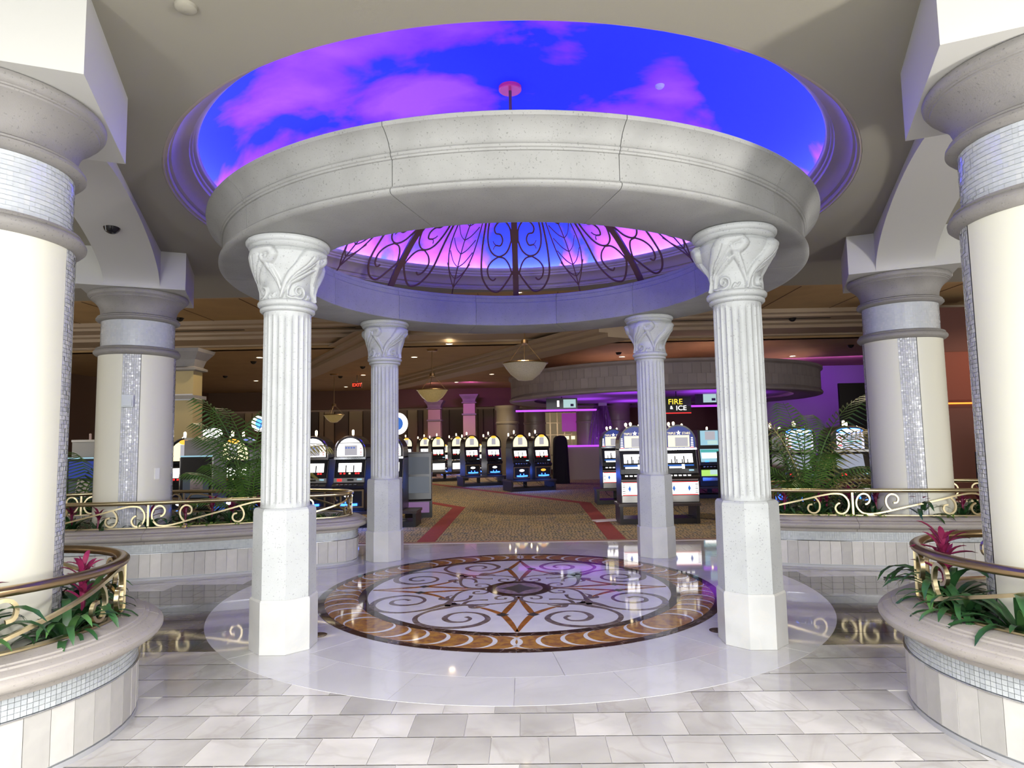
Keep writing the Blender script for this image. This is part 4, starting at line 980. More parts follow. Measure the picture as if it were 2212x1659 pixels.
def machine(style, lab, x, y, z, rz=0, group=None, w_=.60):
    """front faces -y; origin at the foot"""
    t = thing('slot_machine', lab, 'slot machine', (x, y, z), rz, group)
    B = lambda c, d, m_, nm: MB().box(c, d).build(nm, m_, t)
    tot = 1.42
    body = [(.34, 0), (-.28, 0), (-.28, .40), (-.34, .43), (-.36, .47), (-.34, .50), (-.25, .53), (-.14, .96), (-.14, 1.0), (.34, 1.0)]
    cab = MB().side(body, -w_/2, w_/2).build('cabinet', M_black, t)
    if style in ('arch', 'round', 'pale'):
        top = MB().front(archpoly(w_, .98, tot, 1.12), -.19, .30).build('top_box', M_black, t)
        # chrome frame
        P_ = [(-w_/2+.012, -.197, 1.0)]+[((w_/2-.012)*-cos(PI*i/20), -.197, 1.12+(tot-.015-1.12)*sin(PI*i/20)) for i in range(21)]+[(w_/2-.012, -.197, 1.0)]
        MB().tube(P_, .017, 6).build('arch_trim', M_chrome if style == 'arch' else M_black, t, smooth=True)
        g = MB().front(archpoly(w_-.10, 1.02, tot-.05, 1.12), -.205, -.19).build('top_glass', E_white if style == 'arch' else E_warm, t)
        if style == 'arch':
            MB().front([(-.22, 1.27), (.22, 1.27), (.22, 1.283), (-.22, 1.283)], -.209, -.205).build('glass_bar', M_black, g)
            MB().front([(-.10, 1.04), (.14, 1.04), (.14, 1.23), (-.10, 1.23)], -.210, -.205).build('paper_sheet', E_soft, g)
            for i, xx in enumerate((-.07, -.02, .03, .08)): MB().box((xx, -.212, 1.185), (.034, .004, .03)).build('print_mark', fluor('lit_bluegrey', (.12, .2, .6), .9), g)
            for zz in (1.06, 1.10, 1.17): MB().box((.21, -.208, zz), (.035, .005, .014)).build('print_mark', E_red, g)
        else:
            MB().front([(-.075, 1.08), (.075, 1.08), (.075, 1.30), (-.075, 1.30)], -.210, -.205).build('paper_sheet', E_soft, g)
            MB().lathe([(0, 0), (.07, 0), (.06, .012)], 20).build('badge', E_amber, t).matrix_local = Matrix.Translation((0, -.21, 1.345)) @ Matrix.Rotation(PI/2, 4, 'X') @ Matrix.Diagonal((1.4, .6, 1, 1))
    elif style == 'star':
        MB().front(archpoly(w_, .98, tot+.02, 1.10), -.19, .30).build('top_box', M_black, t)
        g = MB().front(archpoly(w_-.05, 1.0, tot-.01, 1.10), -.203, -.19).build('top_glass', E_nblue, t)
        MB().front([(-.20, 1.02), (.20, 1.02), (.20, 1.24), (-.20, 1.24)], -.208, -.203).build('award_panel', E_warm, g)
        MB().front([(-.07, 1.03), (.17, 1.03), (.17, 1.20), (-.07, 1.20)], -.212, -.208).build('paper_sheet', E_soft, g)
        text('TRIPLE', .062, E_warm, t, (-.132, -.2085, 1.275), sx=.85); text('STARS', .062, E_warm, t, (.142, -.2085, 1.275), sx=.9)
        s_ = [(.045*(1 if k % 2 == 0 else .42)*cos(PI/2+k*PI/5), 1.285+.045*(1 if k % 2 == 0 else .42)*sin(PI/2+k*PI/5)) for k in range(10)]
        MB().front(s_, -.214, -.204).build('star', E_white, g)
        for k in range(6):
            for sg in (-1, 1): MB().box((sg*.248, -.206, 1.03+k*.032), (.05-.004*k, .006, .015)).build('stripe', E_white, g)
        for sg in (-1, 1): MB().box((sg*.24, -.207, 1.0), (.07, .012, .03)).build('corner_mark', E_red, g)
        for k, (dx, dz, r_) in enumerate(((-.13, .06, .026), (-.04, .07, .026), (.12, .03, .02))):
            MB().lathe([(0, 0), (r_*.5, .0), (r_, .03), (r_*.9, .06), (0, .075)], 12).build('bulb', E_bulb, t, loc=(dx, .02, tot+dz-.06), smooth=True)
    elif style == 'video':
        MB().box((0, .06, 1.22), (w_, .44, .46)).build('top_box', M_black, t)
        g = B((0, -.165, 1.24), (w_-.14, .012, .38), E_cyan, 'top_glass')
        MB().box((.02, -.174, 1.30), (.26, .006, .22)).build('paper_sheet', E_soft, g); MB().box((.08, -.174, 1.12), (.26, .006, .10)).build('picture', fluor('lit_pale', (.6, .85, .8), .9), g)
    elif style == 'blue':
        MB().front(archpoly(w_, .98, tot+.01, 1.26), -.19, .30).build('top_box', M_black, t)
        P_ = [((w_/2-.01)*-cos(PI*i/20), -.197, 1.26+(tot-1.26)*sin(PI*i/20)) for i in range(21)]
        MB().tube(P_, .012, 6).build('arch_trim', M_bronze, t, smooth=True)
        g = MB().front([(-.24, 1.02), (.24, 1.02), (.24, 1.30), (-.24, 1.30)], -.203, -.19).build('top_glass', fluor('lit_lilac', (.75, .72, .95), 1.3), t)
        MB().front([(.0+.2*cos(2*PI*i/20), 1.34+.035*sin(2*PI*i/20)) for i in range(20)], -.212, -.2).build('title_oval', E_white, g)
        MB().front([(.0+.23*cos(2*PI*i/20), 1.34+.05*sin(2*PI*i/20)) for i in range(20)], -.206, -.198).build('title_halo', E_blue, g)
        for k in range(7):
            MB().box((.03, -.207, 1.045+k*.036), (.34, .006, .02)).build('pay_row', fluor('lit_steel', (.16, .30, .45), 1) if k != 3 else E_teal, g)
            MB().box((-.19, -.207, 1.045+k*.036), (.07, .006, .016)).build('pay_mark', E_red if k % 2 else E_white, g)
    # lean of the reel face
    fx = math.atan2(.11, .43); RX = Matrix.Rotation(-fx, 4, 'X')
    def onface(cx, cz, sx, sz, m_, nm, lift=.008, par=None):
        y0 = -.25+(cz-.53)*.11/.43
        o = MB().box((0, 0, 0), (sx, .012, sz)).build(nm, m_, par or t); o.location = (cx, y0-lift, cz); o.rotation_euler = (-fx, 0, 0); return o
    if style == 'video':
        onface(0, .775, w_-.10, .36, E_cyan, 'screen'); onface(0, .90, w_-.12, .06, E_teal, 'screen_title', .016); onface(0, .78, w_-.16, .14, E_white, 'screen_cards', .016); onface(-.1, .63, .1, .05, E_blue, 'screen_mark', .016)
        B((0, -.30, .36), (w_-.06, .015, .20), E_green, 'belly_glass'); B((.05, -.312, .36), (.2, .01, .12), fluor('lit_pale', (.6, .85, .8), .9), 'belly_picture'); B((0, -.31, .18), (w_-.1, .02, .08), M_chrome, 'coin_tray')
    elif style == 'blue':
        onface(-.02, .80, w_-.20, .26, fluor('lit_greyblue', (.35, .38, .48), .9), 'screen')
        onface(-.06, .62, .36, .06, M_black, 'button_strip')
    else:
        rw = w_-.16
        onface(0, .80, w_-.06, .34, M_black, 'reel_frame', .006)
        onface(0, .81, rw, .17, E_white if style != 'round' else E_white, 'reel_window', .014)
        for k in (-1, 1): onface(k*rw/6, .79, .02, .13, M_black, 'reel_divider', .022)
        if style == 'star':
            for k in range(4): onface(-.15+k*.1, .755, .018, .08, M_black, 'reel_divider', .022)
            onface(0, .68, w_-.14, .025, fluor('lit_bluebar', (.02, .15, .6), 1), 'info_strip', .014); onface(.06, .655, .05, .09, E_white, 'spin_lamp', .02); onface(-.08, .645, .24, .03, E_white, 'payline_print', .014)
        else:
            for k, c in ((-.17, E_red), (-.10, E_red), (-.0, E_warm), (.12, E_red), (.17, E_red)): onface(k, .70, .035, .03, c, 'credit_lamp', .014)
    # meter strip and button deck
    B((0, -.205, .985), (w_, .03, .04), M_chrome if style in ('arch', 'star', 'blue') else M_black, 'cross_trim')
    B((-.0, -.262, .575), (w_-.03, .02, .085), M_steel if style == 'arch' else M_black, 'meter_panel')
    B((-.18, -.275, .58), (.09, .015, .05), E_red if style in ('arch', 'blue') else M_black, 'coin_lamp')
    B((.03, -.274, .58), (.12, .012, .035), M_black, 'ticket_slot'); B((.2, -.274, .59), (.09, .012, .03), E_cyan, 'card_display')
    for k in range(5): B((-.2+k*.085, -.335, .50), (.05, .05, .018), E_white if style == 'star' else M_chrome, 'button')
    for sg in (-1, 1):
        MB().tube([(sg*(w_/2-.008), -.262, .53), (sg*(w_/2-.008), -.145, .98)], .009, 5).build('side_trim', M_chrome if style in ('arch', 'star', 'blue') else M_steel, t)
    # belly
    if style == 'star':
        g = B((0, -.287, .26), (w_-.03, .014, .24), E_white, 'belly_glass')
        for k in range(5):
            for sg in (-1, 1): MB().box((sg*(w_/2-.05), -.297, .18+k*.038), (.055, .006, .012)).build('belly_stripe', M_black, g)
        for sg in (-1, 1): MB().front([(sg*.14, .20), (sg*.17, .26), (sg*.14, .32), (sg*.115, .26)], -.3, -.294).build('blue_diamond', fluor('lit_bluebar', (.02, .15, .6), 1), g)
        MB().box((0, -.297, .145), (w_-.05, .006, .014)).build('red_line', E_red, g); MB().box((0, -.297, .375), (w_-.05, .006, .014)).build('red_line', E_red, g)
        B((0, -.29, .07), (w_-.03, .02, .12), M_steel, 'coin_tray')
    elif style == 'pale':
        B((0, -.290, .24), (w_-.08, .014, .24), E_white, 'belly_glass'); B((0, -.29, .07), (w_-.04, .02, .10), M_steel, 'coin_tray')
    elif style in ('arch', 'round', 'blue'):
        B((0, -.286, .23), (w_-.03, .014, .34), M_bronze, 'belly_frame'); B((0, -.294, .23), (w_-.09, .014, .28), M_black, 'belly_glass')
        MB().front([(.085*cos(2*PI*i/16), .29+.038*sin(2*PI*i/16)) for i in range(16)], -.306, -.296).build('emblem_oval', E_white if 'amber' not in lab else E_amber, t)
        MB().tube([(-.17, -.325, .125), (0, -.34, .118), (.17, -.325, .125)], .024, 6).build('blue_glow_bar', E_blue, t)
        for sg in (-1, 1): MB().tube([(sg*.055, -.31, .15), (sg*.055, -.31, .19)], .012, 6).build('blue_bulb', E_blue, t)
        l = bpy.data.lights.new('blue_lamp', 'AREA'); l.energy = 9; l.color = (.05, .16, 1); l.size = .4
        lo = bpy.data.objects.new('blue_lamp', l); COL.objects.link(lo); lo.parent = t; lo.location = (0, -.36, .10); lo.rotation_euler = (R(-25), 0, 0)
    # candle
    if style != 'star':
        MB().lathe([(.03, 0), (.03, .02), (.022, .025), (0, .025)], 14).build('candle_base', M_chrome, t, loc=(0 if style != 'round' else -.12, .02, tot-.01))
        o = MB().lathe([(.021, 0), (.024, .05), (.022, .085), (.0, .10)], 14).build('candle_lamp', E_bulb, t, loc=(0 if style != 'round' else -.12, .02, tot+.015), smooth=True)
        if style in ('round', 'pale'): MB().lathe([(.021, 0), (.024, .05), (.022, .085), (.0, .10)], 14).build('candle_lamp', E_bulb, t, loc=(-.24, .2, tot-.07), smooth=True)
    return t
def pair(cx, cy, rz, dx, h, blab, labs, style, L_=1.52, w_=.56):
    bench(blab, cx, cy, L_, h, .8, rz)
    for sg, lb in zip((-1, 1), labs):
        machine(style, lb, cx+sg*dx*cos(rz), cy+sg*dx*sin(rz), h+.004, rz, group='slot machines in the centre', w_=w_)
def bench(lab, x, y, L_, h, dpt=.66, rz=0):
    t = thing('slot_stand', lab, 'stand', (x, y, 0), rz)
    MB().box((0, 0, h-.025), (L_, dpt, .05)).build('top_board', M_wood, t)
    for sg in (-1, 1): MB().box((sg*(L_/2-.05), 0, (h-.05)/2), (.06, dpt-.04, h-.05)).build('end_panel', M_blackm, t)
    MB().box((0, 0, .05), (L_-.16, dpt-.1, .10)).build('plinth', M_blackm, t)
    MB().box((0, dpt/2-.05, h/2), (.12, .04, h-.05)).build('centre_post', M_blackm, t)
    random.seed(int(x*10)); mb = MB()
    for k in range(4):
        x0 = random.uniform(-L_/2+.2, L_/2-.3)
        mb.tube(spline([(x0, 0, h-.05), (x0+.05, -.1, h*.6), (x0+.2, -.15, .13), (x0+.3, -.05, .12)], 5), .006, 5)
    mb.build('cables', M_black, t)
    return t
# left bank by the carpet
bench('black open stand under the bank of arched slot machines behind the left gazebo columns', -2.95, 12.45, 2.0, .30)
machine('arch', 'arched slot machine with a blue lit belly, in full view between the left gazebo columns', -3.25, 12.50, .305, group='arched slot machines of the left bank')
machine('arch', 'arched slot machine partly hidden behind the right edge of the front left gazebo column', -3.97, 12.50, .305, group='arched slot machines of the left bank')
machine('arch', 'arched slot machine mostly hidden behind the rear left gazebo column', -2.53, 12.50, .305, group='arched slot machines of the left bank')
bench('black stand under the arched slot machines behind the left palm', -5.0, 12.45, 1.9, .30)
machine('arch', 'arched slot machine seen through the left palm', -5.4, 12.50, .305, group='arched slot machines of the left bank')
machine('arch', 'arched slot machine just left of the front left gazebo column', -4.68, 12.50, .305, group='arched slot machines of the left bank')
# side-on machine at the end of the bank
t = thing('slot_machine', 'dark slot machine with unlit screens at the right end of the left bank', 'slot machine', (-2.20, 13.9, 0), R(8))
MB().side([(.3, 0), (-.35, 0), (-.35, .35), (-.28, .38), (-.2, 1.36), (.3, 1.36)], -.28, .28).build('cabinet', M_black, t)
MB().box((0, -.235, 1.08), (.44, .02, .36)).build('upper_screen', E_dim, t); MB().box((0, -.275, .68), (.44, .02, .34)).build('lower_screen', fluor('lit_slate', (.10, .12, .15), .7), t)
MB().box((0, -.36, .22), (.44, .02, .22)).build('belly_glass', fluor('lit_mauve', (.25, .12, .3), .7), t); MB().tube([(-.27, -.3, .38), (-.27, -.21, 1.34), (.27, -.21, 1.34), (.27, -.3, .38)], .01, 6).build('edge_trim', M_chrome, t)
# note machines behind the far left planter
def note_machine(x, y, lab, tilt):
    t = thing('slot_machine', lab, 'slot machine', (x, y, 0), 0)
    MB().box((0, .1, .71), (.50, .5, 1.42)).build('cabinet', M_black, t)
    MB().box((0, .08, 1.545), (.48, .3, .25)).build('top_panel', mat('grey_panel', (.38, .36, .33), .5), t)
    MB().box((0, .03, 1.69), (.44, .3, .035)).build('top_shelf', M_steel, t)
    MB().box((0, -.155, 1.42), (.5, .03, .02)).build('edge_light', E_cyan, t)
    MB().box((0, -.158, 1.24), (.42, .02, .26)).build('upper_screen', E_nblue if x < -5.5 else M_black, t)
    MB().box((0, -.158, .92), (.40, .02, .28)).build('lower_screen', E_dim, t)
    p = MB().box((0, 0, 0), (.20, .004, .24)).build('paper_note', M_paper, t, loc=(.02, -.172, .95)); p.rotation_euler = (0, tilt, 0)
    for k, wl in enumerate((.09, .03, .11)): MB().box((0, -.003, .045-.035*k), (wl, .001, .012)).build('faint_print', M_paper2, p)
    MB().lathe([(.018, 0), (.018, .09), (0, .1)], 10).build('candle_lamp', mat('candle_glass', (.5, .35, .3), .3), t, loc=(0, 0, 1.71), smooth=True)
    for sg in (-1, 1): MB().box((sg*.255, -.15, .75), (.012, .02, 1.3)).build('edge_trim', M_chrome, t)
note_machine(-5.05, 10.2, 'unlit slot machine with a straight paper note, between the far left column and the palm', 0)
note_machine(-6.85, 10.2, 'unlit slot machine with a tilted paper note, between the two left round columns', .22)
bench('black stand under the slot machines behind the note machines', -5.4, 11.4, 1.9, .295)
for x, y, k in ((-5.32, 11.35, 0), (-6.2, 11.4, 1)):
    machine('round', ['lit slot machine behind the note machine at the left palm', 'slot machine hidden behind the far left column'][k], x+.35, y, .3, group='slot machines behind the left palm')
o = MB().front([(.17*cos(2*PI*i/24), .085*sin(2*PI*i/24)) for i in range(24)], -.03, .03).build('oval_sign', E_white, loc=(-5.42, 11.3, 1.80)); tag(o, 'glowing white oval sign above the slot machines left of the palm', 'sign')
o = MB().front([(.15*cos(2*PI*i/24), .15*sin(2*PI*i/24)) for i in range(24)], -.03, .03).build('round_sign', E_white, loc=(-4.95, 12.2, 1.98)); tag(o, 'glowing round sign half hidden behind the left palm', 'sign')
MB().front([(.07*cos(2*PI*i/24), .1*sin(2*PI*i/24)) for i in range(24)], -.04, -.03).build('sign_centre', E_blue, o)
t = thing('round_sign', 'round glowing sign with a blue letter, peeping out right of the rear left gazebo column', 'sign', (-3.86, 20, 2.14))
MB().front([(.31*cos(2*PI*i/28), .34*sin(2*PI*i/28)) for i in range(28)], -.04, .04).build('disc', E_white, t)
MB().front([(.17*cos(2*PI*i/28), .2*sin(2*PI*i/28)) for i in range(28)], -.06, -.04).build('inner_disc', fluor('lit_bluebar', (.02, .15, .6), 1), t)
MB().tube([(0, 0, -.34), (0, 0, -2.13)], .03, 8).build('pole', M_black, t)
# centre pairs
TH = R(22)
pair(.19, 20.4, TH, .36, .34, 'black stand under the two blue-lit slot machines in the middle of the floor, nearest pair', ('blue-lit slot machine of the nearest centre pair, left one', 'blue-lit slot machine with an amber emblem, right one of the nearest centre pair'), 'round')
pair(-1.48, 22.9, TH, .40, .34, 'black stand under the second pair of blue-lit slot machines', ('blue-lit slot machine of the second centre pair, left one', 'blue-lit slot machine of the second centre pair, right one'), 'round', 1.6)
pair(-3.05, 25.8, TH, .40, .34, 'black stand under the pair of white-lit slot machines further back', ('white-lit slot machine of the third centre pair, left one', 'white-lit slot machine of the third centre pair, right one'), 'pale', 1.6)
pair(-4.85, 28.9, TH, .42, .34, 'black stand of the far slot machines beside the rear left gazebo column', ('far slot machine right of the round sign, left one', 'far slot machine right of the round sign, right one'), 'pale', 1.8)
# rows at the back by the panelled wall (only tops and candle lamps show)
first = None
for i in range(15):
    x = -12.2+i*.82+(.3 if i > 8 else 0); y = 30.2+(i % 3)*.35
    if first is None: first = machine('round', 'small distant slot machine in the back row before the brown panelled wall', x, y, .02, group='distant slot machines in the back row')
    else: dup(first, (x, y, .02))
# covered machine
t = thing('covered_machine', 'slot machine under a black cloth cover beside the bar counter', 'machine', (1.34, 23.3, 0))
vs = []; fs = []; n = 40; zs = [0, .3, .7, 1.1, 1.45, 1.60, 1.68, 1.70]; k_ = [1.05, 1.0, .97, .93, .88, .8, .55, .0]
for z, k in zip(zs, k_):
    for i in range(n):
        a = 2*PI*i/n; rr = k*(1+.05*sin(i*2.7)*(1-z/1.8)); sx_ = abs(cos(a))**.45*(1 if cos(a) > 0 else -1)*.29; sy_ = abs(sin(a))**.45*(1 if sin(a) > 0 else -1)*.3
        vs.append((sx_*rr, sy_*rr, z))
for q in range(len(zs)-1):
    for i in range(n): fs.append((q*n+i, q*n+(i+1) % n, (q+1)*n+(i+1) % n, (q+1)*n+i))
MB().add(vs, fs).build('cover', mat('black_cloth', (.012, .012, .014), .9), t, smooth=True)
# right bank
bench('black open stand under the two star slot machines behind the rear right gazebo column', 2.54, 12.35, 1.5, .375)
machine('star', 'star slot machine left of the rear right gazebo column', 2.16, 12.45, .38, group='star slot machines')
machine('star', 'star slot machine right of the rear right gazebo column', 2.98, 12.45, .38, group='star slot machines', w_=.66)
bench('black stand under the slot machine behind the star machines', 2.32, 16.0, 1.1, .37)
machine('star', 'slot machine behind the left star machine, a grey sheet over its top glass', 2.25, 16.1, .375, group='star slot machines')
bench('black stand under the green-screened slot machine', 4.95, 17.1, 1.1, .30)
machine('video', 'video slot machine with teal and green screens left of the front right gazebo column', 4.90, 17.2, .305)
bench('black stand under the sideways slot machine', 4.2, 12.6, .8, .295, .7, R(60))
machine('arch', 'slot machine turned sideways behind the front right gazebo column', 4.2, 12.6, .3, R(60), group='slot machines behind the right palm')
bench('black stand under the blue-screened slot machines behind the right palm', 5.45, 11.85, 2.0, .30)
machine('blue', 'slot machine with a lilac and blue pay table, left of the far right column', 5.88, 11.85, .305, group='slot machines behind the right palm', w_=.68)
machine('blue', 'slot machine seen through the right palm', 4.98, 11.85, .305, group='slot machines behind the right palm', w_=.6)
bench('black stand under the slot machine in the gap between the right columns', 8.95, 12.2, .9, .20)
machine('round', 'slot machine in the gap between the far right and near right columns', 8.95, 12.2, .205, group='slot machines behind the right palm')
bench('black stand under the second row behind the right palm', 5.75, 13.4, 2.4, .295)
for i, (x, y) in enumerate([(5.0, 13.4), (5.5, 13.4), (6.55, 13.4)]):
    machine('round', ['slot machine in the second row behind the right palm, only its candle lamp clear', 'slot machine in the second row behind the blue-screened one', 'slot machine in the second row beside the far right column'][i], x, y, .3, R(180), group='slot machines behind the right palm')

# ================================================================ bar canopy and far area
bc = (4.58, 21.7); CK = .85
M_can = mat('canopy_stone', (.36, .31, .30), .7, noise=.15, nscale=2, vary=.12); M_pl = mat('purple_plaster', (.42, .30, .48), .7)
t = thing('bar_canopy', 'large round stone-faced canopy over the purple-lit bar', 'canopy', (bc[0], bc[1], 0))
MB().lathe([(CK*a_, z_) for a_, z_ in [(4.9, 2.86), (5.78, 2.80), (5.86, 2.82), (5.88, 2.87), (5.84, 2.92), (5.80, 2.95), (5.80, 3.52), (5.9, 3.56), (5.9, 3.62), (5.6, 3.66)]], 96).build('fascia', M_can, t, smooth=True)
fm = MB().lathe([(4.93, 2.96), (4.943, 2.96), (4.943, 3.225), (4.93, 3.225)], 2, 0, R(2.7), closed=True).mesh('fascia_tile', M_can)
for k in range(58):
    for r_ in range(2):
        o = obj('fascia_tile', fm, t, (0, 0, r_*.27)); o.rotation_euler[2] = R(172+k*2.8+r_*1.4)
MB().lathe([(0, 2.95), (4.3, 2.95), (4.3, 3.0), (0, 3.0)], 64).build('underside', M_pl, t)
for ax, ay, pw in ((3.2, 19.6, 12), (5.6, 19.6, 14), (2.2, 22.5, 12), (4.2, 24.2, 16), (7.0, 21, 16)):
    l = bpy.data.lights.new('bar_purple_lamp', 'AREA'); l.energy = pw; l.color = (.45, .08, 1); l.size = 1.2
    o = bpy.data.objects.new('bar_purple_lamp', l); COL.objects.link(o); o.location = (ax, ay, 2.5); o.rotation_euler = (PI, 0, 0)
# bar columns
M_bc = mat('bar_column_stone', (.26, .22, .16), .35)
bcm = MB().lathe([(.52, 0), (.52, .15), (.46, .2), (.455, 2.2), (.475, 2.22), (.475, 2.28), (.455, 2.3), (.455, 2.75), (.5, 2.82), (.52, 2.95)], 40).mesh('bar_column', M_bc, True)
for i, (x, y) in enumerate([(2.62, 26.2), (3.88, 26.2), (-.62, 26.2), (.5, 27.2)]):
    tag(obj('bar_column', bcm, None, (x, y, 0)), ['round olive column left of the plastic sheet at the bar', 'round olive column right of the plastic sheet at the bar', 'round purple-lit column at the left end of the bar canopy', 'round column behind the left bar column, lit bright violet'][i], 'column', 'bar columns', 'thing')
struct(MB().lathe([(6.0, 0), (6.05, 0), (6.05, 3.4), (6.0, 3.4)], 64, R(20), R(148), c=(5.6, 24.9), closed=True).build('wall_bar', mat('bar_wall', (.30, .12, .14), .7)))
t = thing('bar_counter', 'pale bar counter with a purple-lit top behind the covered machine', 'counter', (3.2, 25.4, 0))
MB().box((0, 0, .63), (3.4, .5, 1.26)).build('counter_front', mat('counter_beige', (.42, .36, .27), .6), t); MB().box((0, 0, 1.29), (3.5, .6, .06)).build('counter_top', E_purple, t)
# bar back shelves and doorway glow left of the columns
t = thing('bar_back_shelf', 'bronze-framed lit shelving behind the bar', 'shelf', (1.75, 27.3, 0))
MB().box((0, .2, 1.5), (1.9, .1, 2.4)).build('back_panel', mat('gold_glow', (.10, .07, .04), .5, emit=(1, .75, .4), estr=.16), t)
for x in (-.9, -.6, -.3, 0, .3, .6, .9): MB().box((x, .1, 1.5), (.05, .12, 2.4)).build('upright', M_bronze, t)
for z in (.9, 1.3, 1.75, 2.25): MB().box((0, .1, z), (1.9, .2, .03)).build('board', M_bronze, t)
for k, x in enumerate((.1, .35, .6)): MB().box((x, -.02, 1.62), (.16, .02, .14)).build('card', E_warm, t)
tag(MB().box((0, 0, 0), (1.0, .05, .75)).build('violet_panel', fluor('violet_lit', (.30, .02, .30), .8), loc=(2.1, 26.5, 2.25)), 'flat violet-lit panel hanging behind the bar', 'panel')
# plastic sheet between the two bar columns
vs = []; fs = []; nx, nz = 28, 10
for j in range(nz+1):
    z = 3.05-1.8*j/nz
    for i in range(nx+1):
        u = i/nx-.5; wd = .34+.55*(j/nz)**.7; vs.append((u*wd*1.25, .07*sin(i*1.9+j*.3)+.03*sin(i*4.1), z))
for j in range(nz):
    for i in range(nx): a = j*(nx+1)+i; fs.append((a, a+1, a+nx+2, a+nx+1))
o = MB().add(vs, fs).build('plastic_sheet', mat('clear_plastic', (.48, .22, .62), .12, alpha=.6, spec=.8), loc=(3.1, 25.75, 0), smooth=True); tag(o, 'crumpled clear plastic sheet hanging between the two olive bar columns', 'plastic sheet')
o = MB().box((0, 0, 0), (.32, .25, .36)).build('bar_speaker', mat('speaker_pale', (.45, .46, .44), .5), loc=(3.12, 25.2, 3.02)); tag(o, 'pale square loudspeaker above the plastic sheet', 'speaker')
def screen(x, y, z, w_, h, lab, m_=None, rz=0):
    t = thing('wall_screen', lab, 'screen', (x, y, z), rz)
    MB().box((0, 0, 0), (w_+.06, .06, h+.06)).build('bezel', M_black, t); MB().box((0, -.033, 0), (w_, .008, h)).build('picture', m_ or M_black, t); MB().tube([(0, .02, h/2), (0, .02, 2.97-z)], .015, 6).build('hanger', M_black, t); return t
E_pic = fluor('lit_picture', (.42, .62, .62), 1.0)
t = screen(1.30, 21.0, 2.72, .95, .30, 'left ceiling television showing a pale picture under the canopy edge'); MB().box((.25, -.04, 0), (.4, .006, .27)).build('bright_picture', E_pic, t)
MB().box((.33, -.046, -.05), (.1, .006, .08)).build('picture_mark', M_text, t); MB().box((-.12, -.04, 0), (.07, .006, .2)).build('bright_figure', E_white, t)
t = screen(6.0, 21.0, 2.81, .7, .30, 'right ceiling television beside the front right gazebo column'); MB().box((.08, -.04, 0), (.42, .006, .27)).build('bright_picture', E_pic, t); MB().box((.2, -.046, -.04), (.12, .006, .08)).build('picture_mark', M_text, t)
t = screen(4.66, 19.5, 2.53, .80, .46, 'FIRE & ICE screen hanging right of the rear right gazebo column')
text('FIRE', .23, fluor('lit_yellow', (1, .72, .05), 1.6), t, (-.04, -.042, .10), sx=1.05); text('ICE', .20, E_white, t, (.13, -.042, -.09), sx=1.1); text('&', .14, E_white, t, (-.16, -.042, -.07))
MB().box((0, -.045, -.235), (.84, .012, .03)).build('red_strip', E_red, t)
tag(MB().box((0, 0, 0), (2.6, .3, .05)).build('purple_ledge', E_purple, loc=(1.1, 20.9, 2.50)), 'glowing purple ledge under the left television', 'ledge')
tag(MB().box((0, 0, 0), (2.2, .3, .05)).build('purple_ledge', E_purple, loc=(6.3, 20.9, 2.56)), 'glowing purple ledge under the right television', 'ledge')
# purple-lit wall at the right
pw_ = struct(MB().box((11.0, 24, 2.1), (6.4, .2, 4.2)).build('wall_violet', M_pl)); area('violet_wall_wash', (10, 21.0, 3.9), (10.5, 24, 2.6), 4, .3, 60, (.45, .12, 1))
tag(MB().box((0, 0, 0), (2.0, .1, 3.15)).build('dark_opening', M_black, loc=(10.85, 20.2, 1.577)), 'tall black panel behind the right palm', 'panel')
# square columns
def square_column(x, y, w_, h, lab, m_):
    t = thing('square_column', lab, 'column', (x, y, 0), kind='thing')
    MB().box((0, 0, (h-.9)/2), (w_, w_, h-.9)).build('shaft', m_, t)
    MB().box((0, 0, h-.92), (w_+.1, w_+.1, .07)).build('lower_moulding', M_limeg, t); MB().box((0, 0, h-.65), (w_-.02, w_-.02, .5)).build('neck', m_, t)
    vs = []; fs = []; pr = [(w_/2, h-.42), (w_/2+.06, h-.40), (w_/2+.06, h-.36), (w_/2, h-.33), (w_/2+.04, h-.2), (w_/2+.14, h-.06), (w_/2+.16, h-.0)]
    for r_, z in pr: vs += [(-r_, -r_, z), (r_, -r_, z), (r_, r_, z), (-r_, r_, z)]
    for k in range(len(pr)-1):
        for i in range(4): fs.append((k*4+i, k*4+(i+1) % 4, k*4+4+(i+1) % 4, k*4+4+i))
    MB().add(vs, fs).build('capital', M_limeg, t); return t
M_sqc = mat('square_column_cream', (.40, .32, .15), .5); M_sq2 = mat('square_column_far', (.45, .33, .26), .5)
t = square_column(-6.36, 12.25, .36, 3.42, 'yellowish square column behind the far left round column', M_sqc)
MB().box((0, -.2, 2.5), (.36, .02, .12)).build('sign_plate', mat('sign_grey', (.5, .5, .52), .4), t)
square_column(-4.1, 30, .58, 3.45, 'square column lit pinkish in the back, left one of two', M_sq2)
square_column(-2.48, 30, .56, 3.7, 'square column lit violet in the back, right one of two', M_sq2)
area('violet_spot', (-2.2, 27.5, 3.9), (-2.6, 30, 2.0), .4, .4, 40, (.6, .12, .9)); area('pink_spot', (-4.0, 27.5, 3.9), (-4.1, 30, 1.8), .3, .3, 18, (.9, .4, .6))
# EXIT sign
t = thing('exit_sign', 'red glowing EXIT sign near the casino ceiling', 'sign', (-6.18, 24, 3.72)); MB().box((0, 0, 0), (.34, .05, .2)).build('box', mat('exit_box', (.06, .01, .01), .5), t); MB().tube([(0, 0, .1), (0, 0, .38)], .012, 6).build('hanger', M_black, t)
text('EXIT', .17, fluor('exit_red', (1, .05, .02), 3), t, (0, -.03, 0))
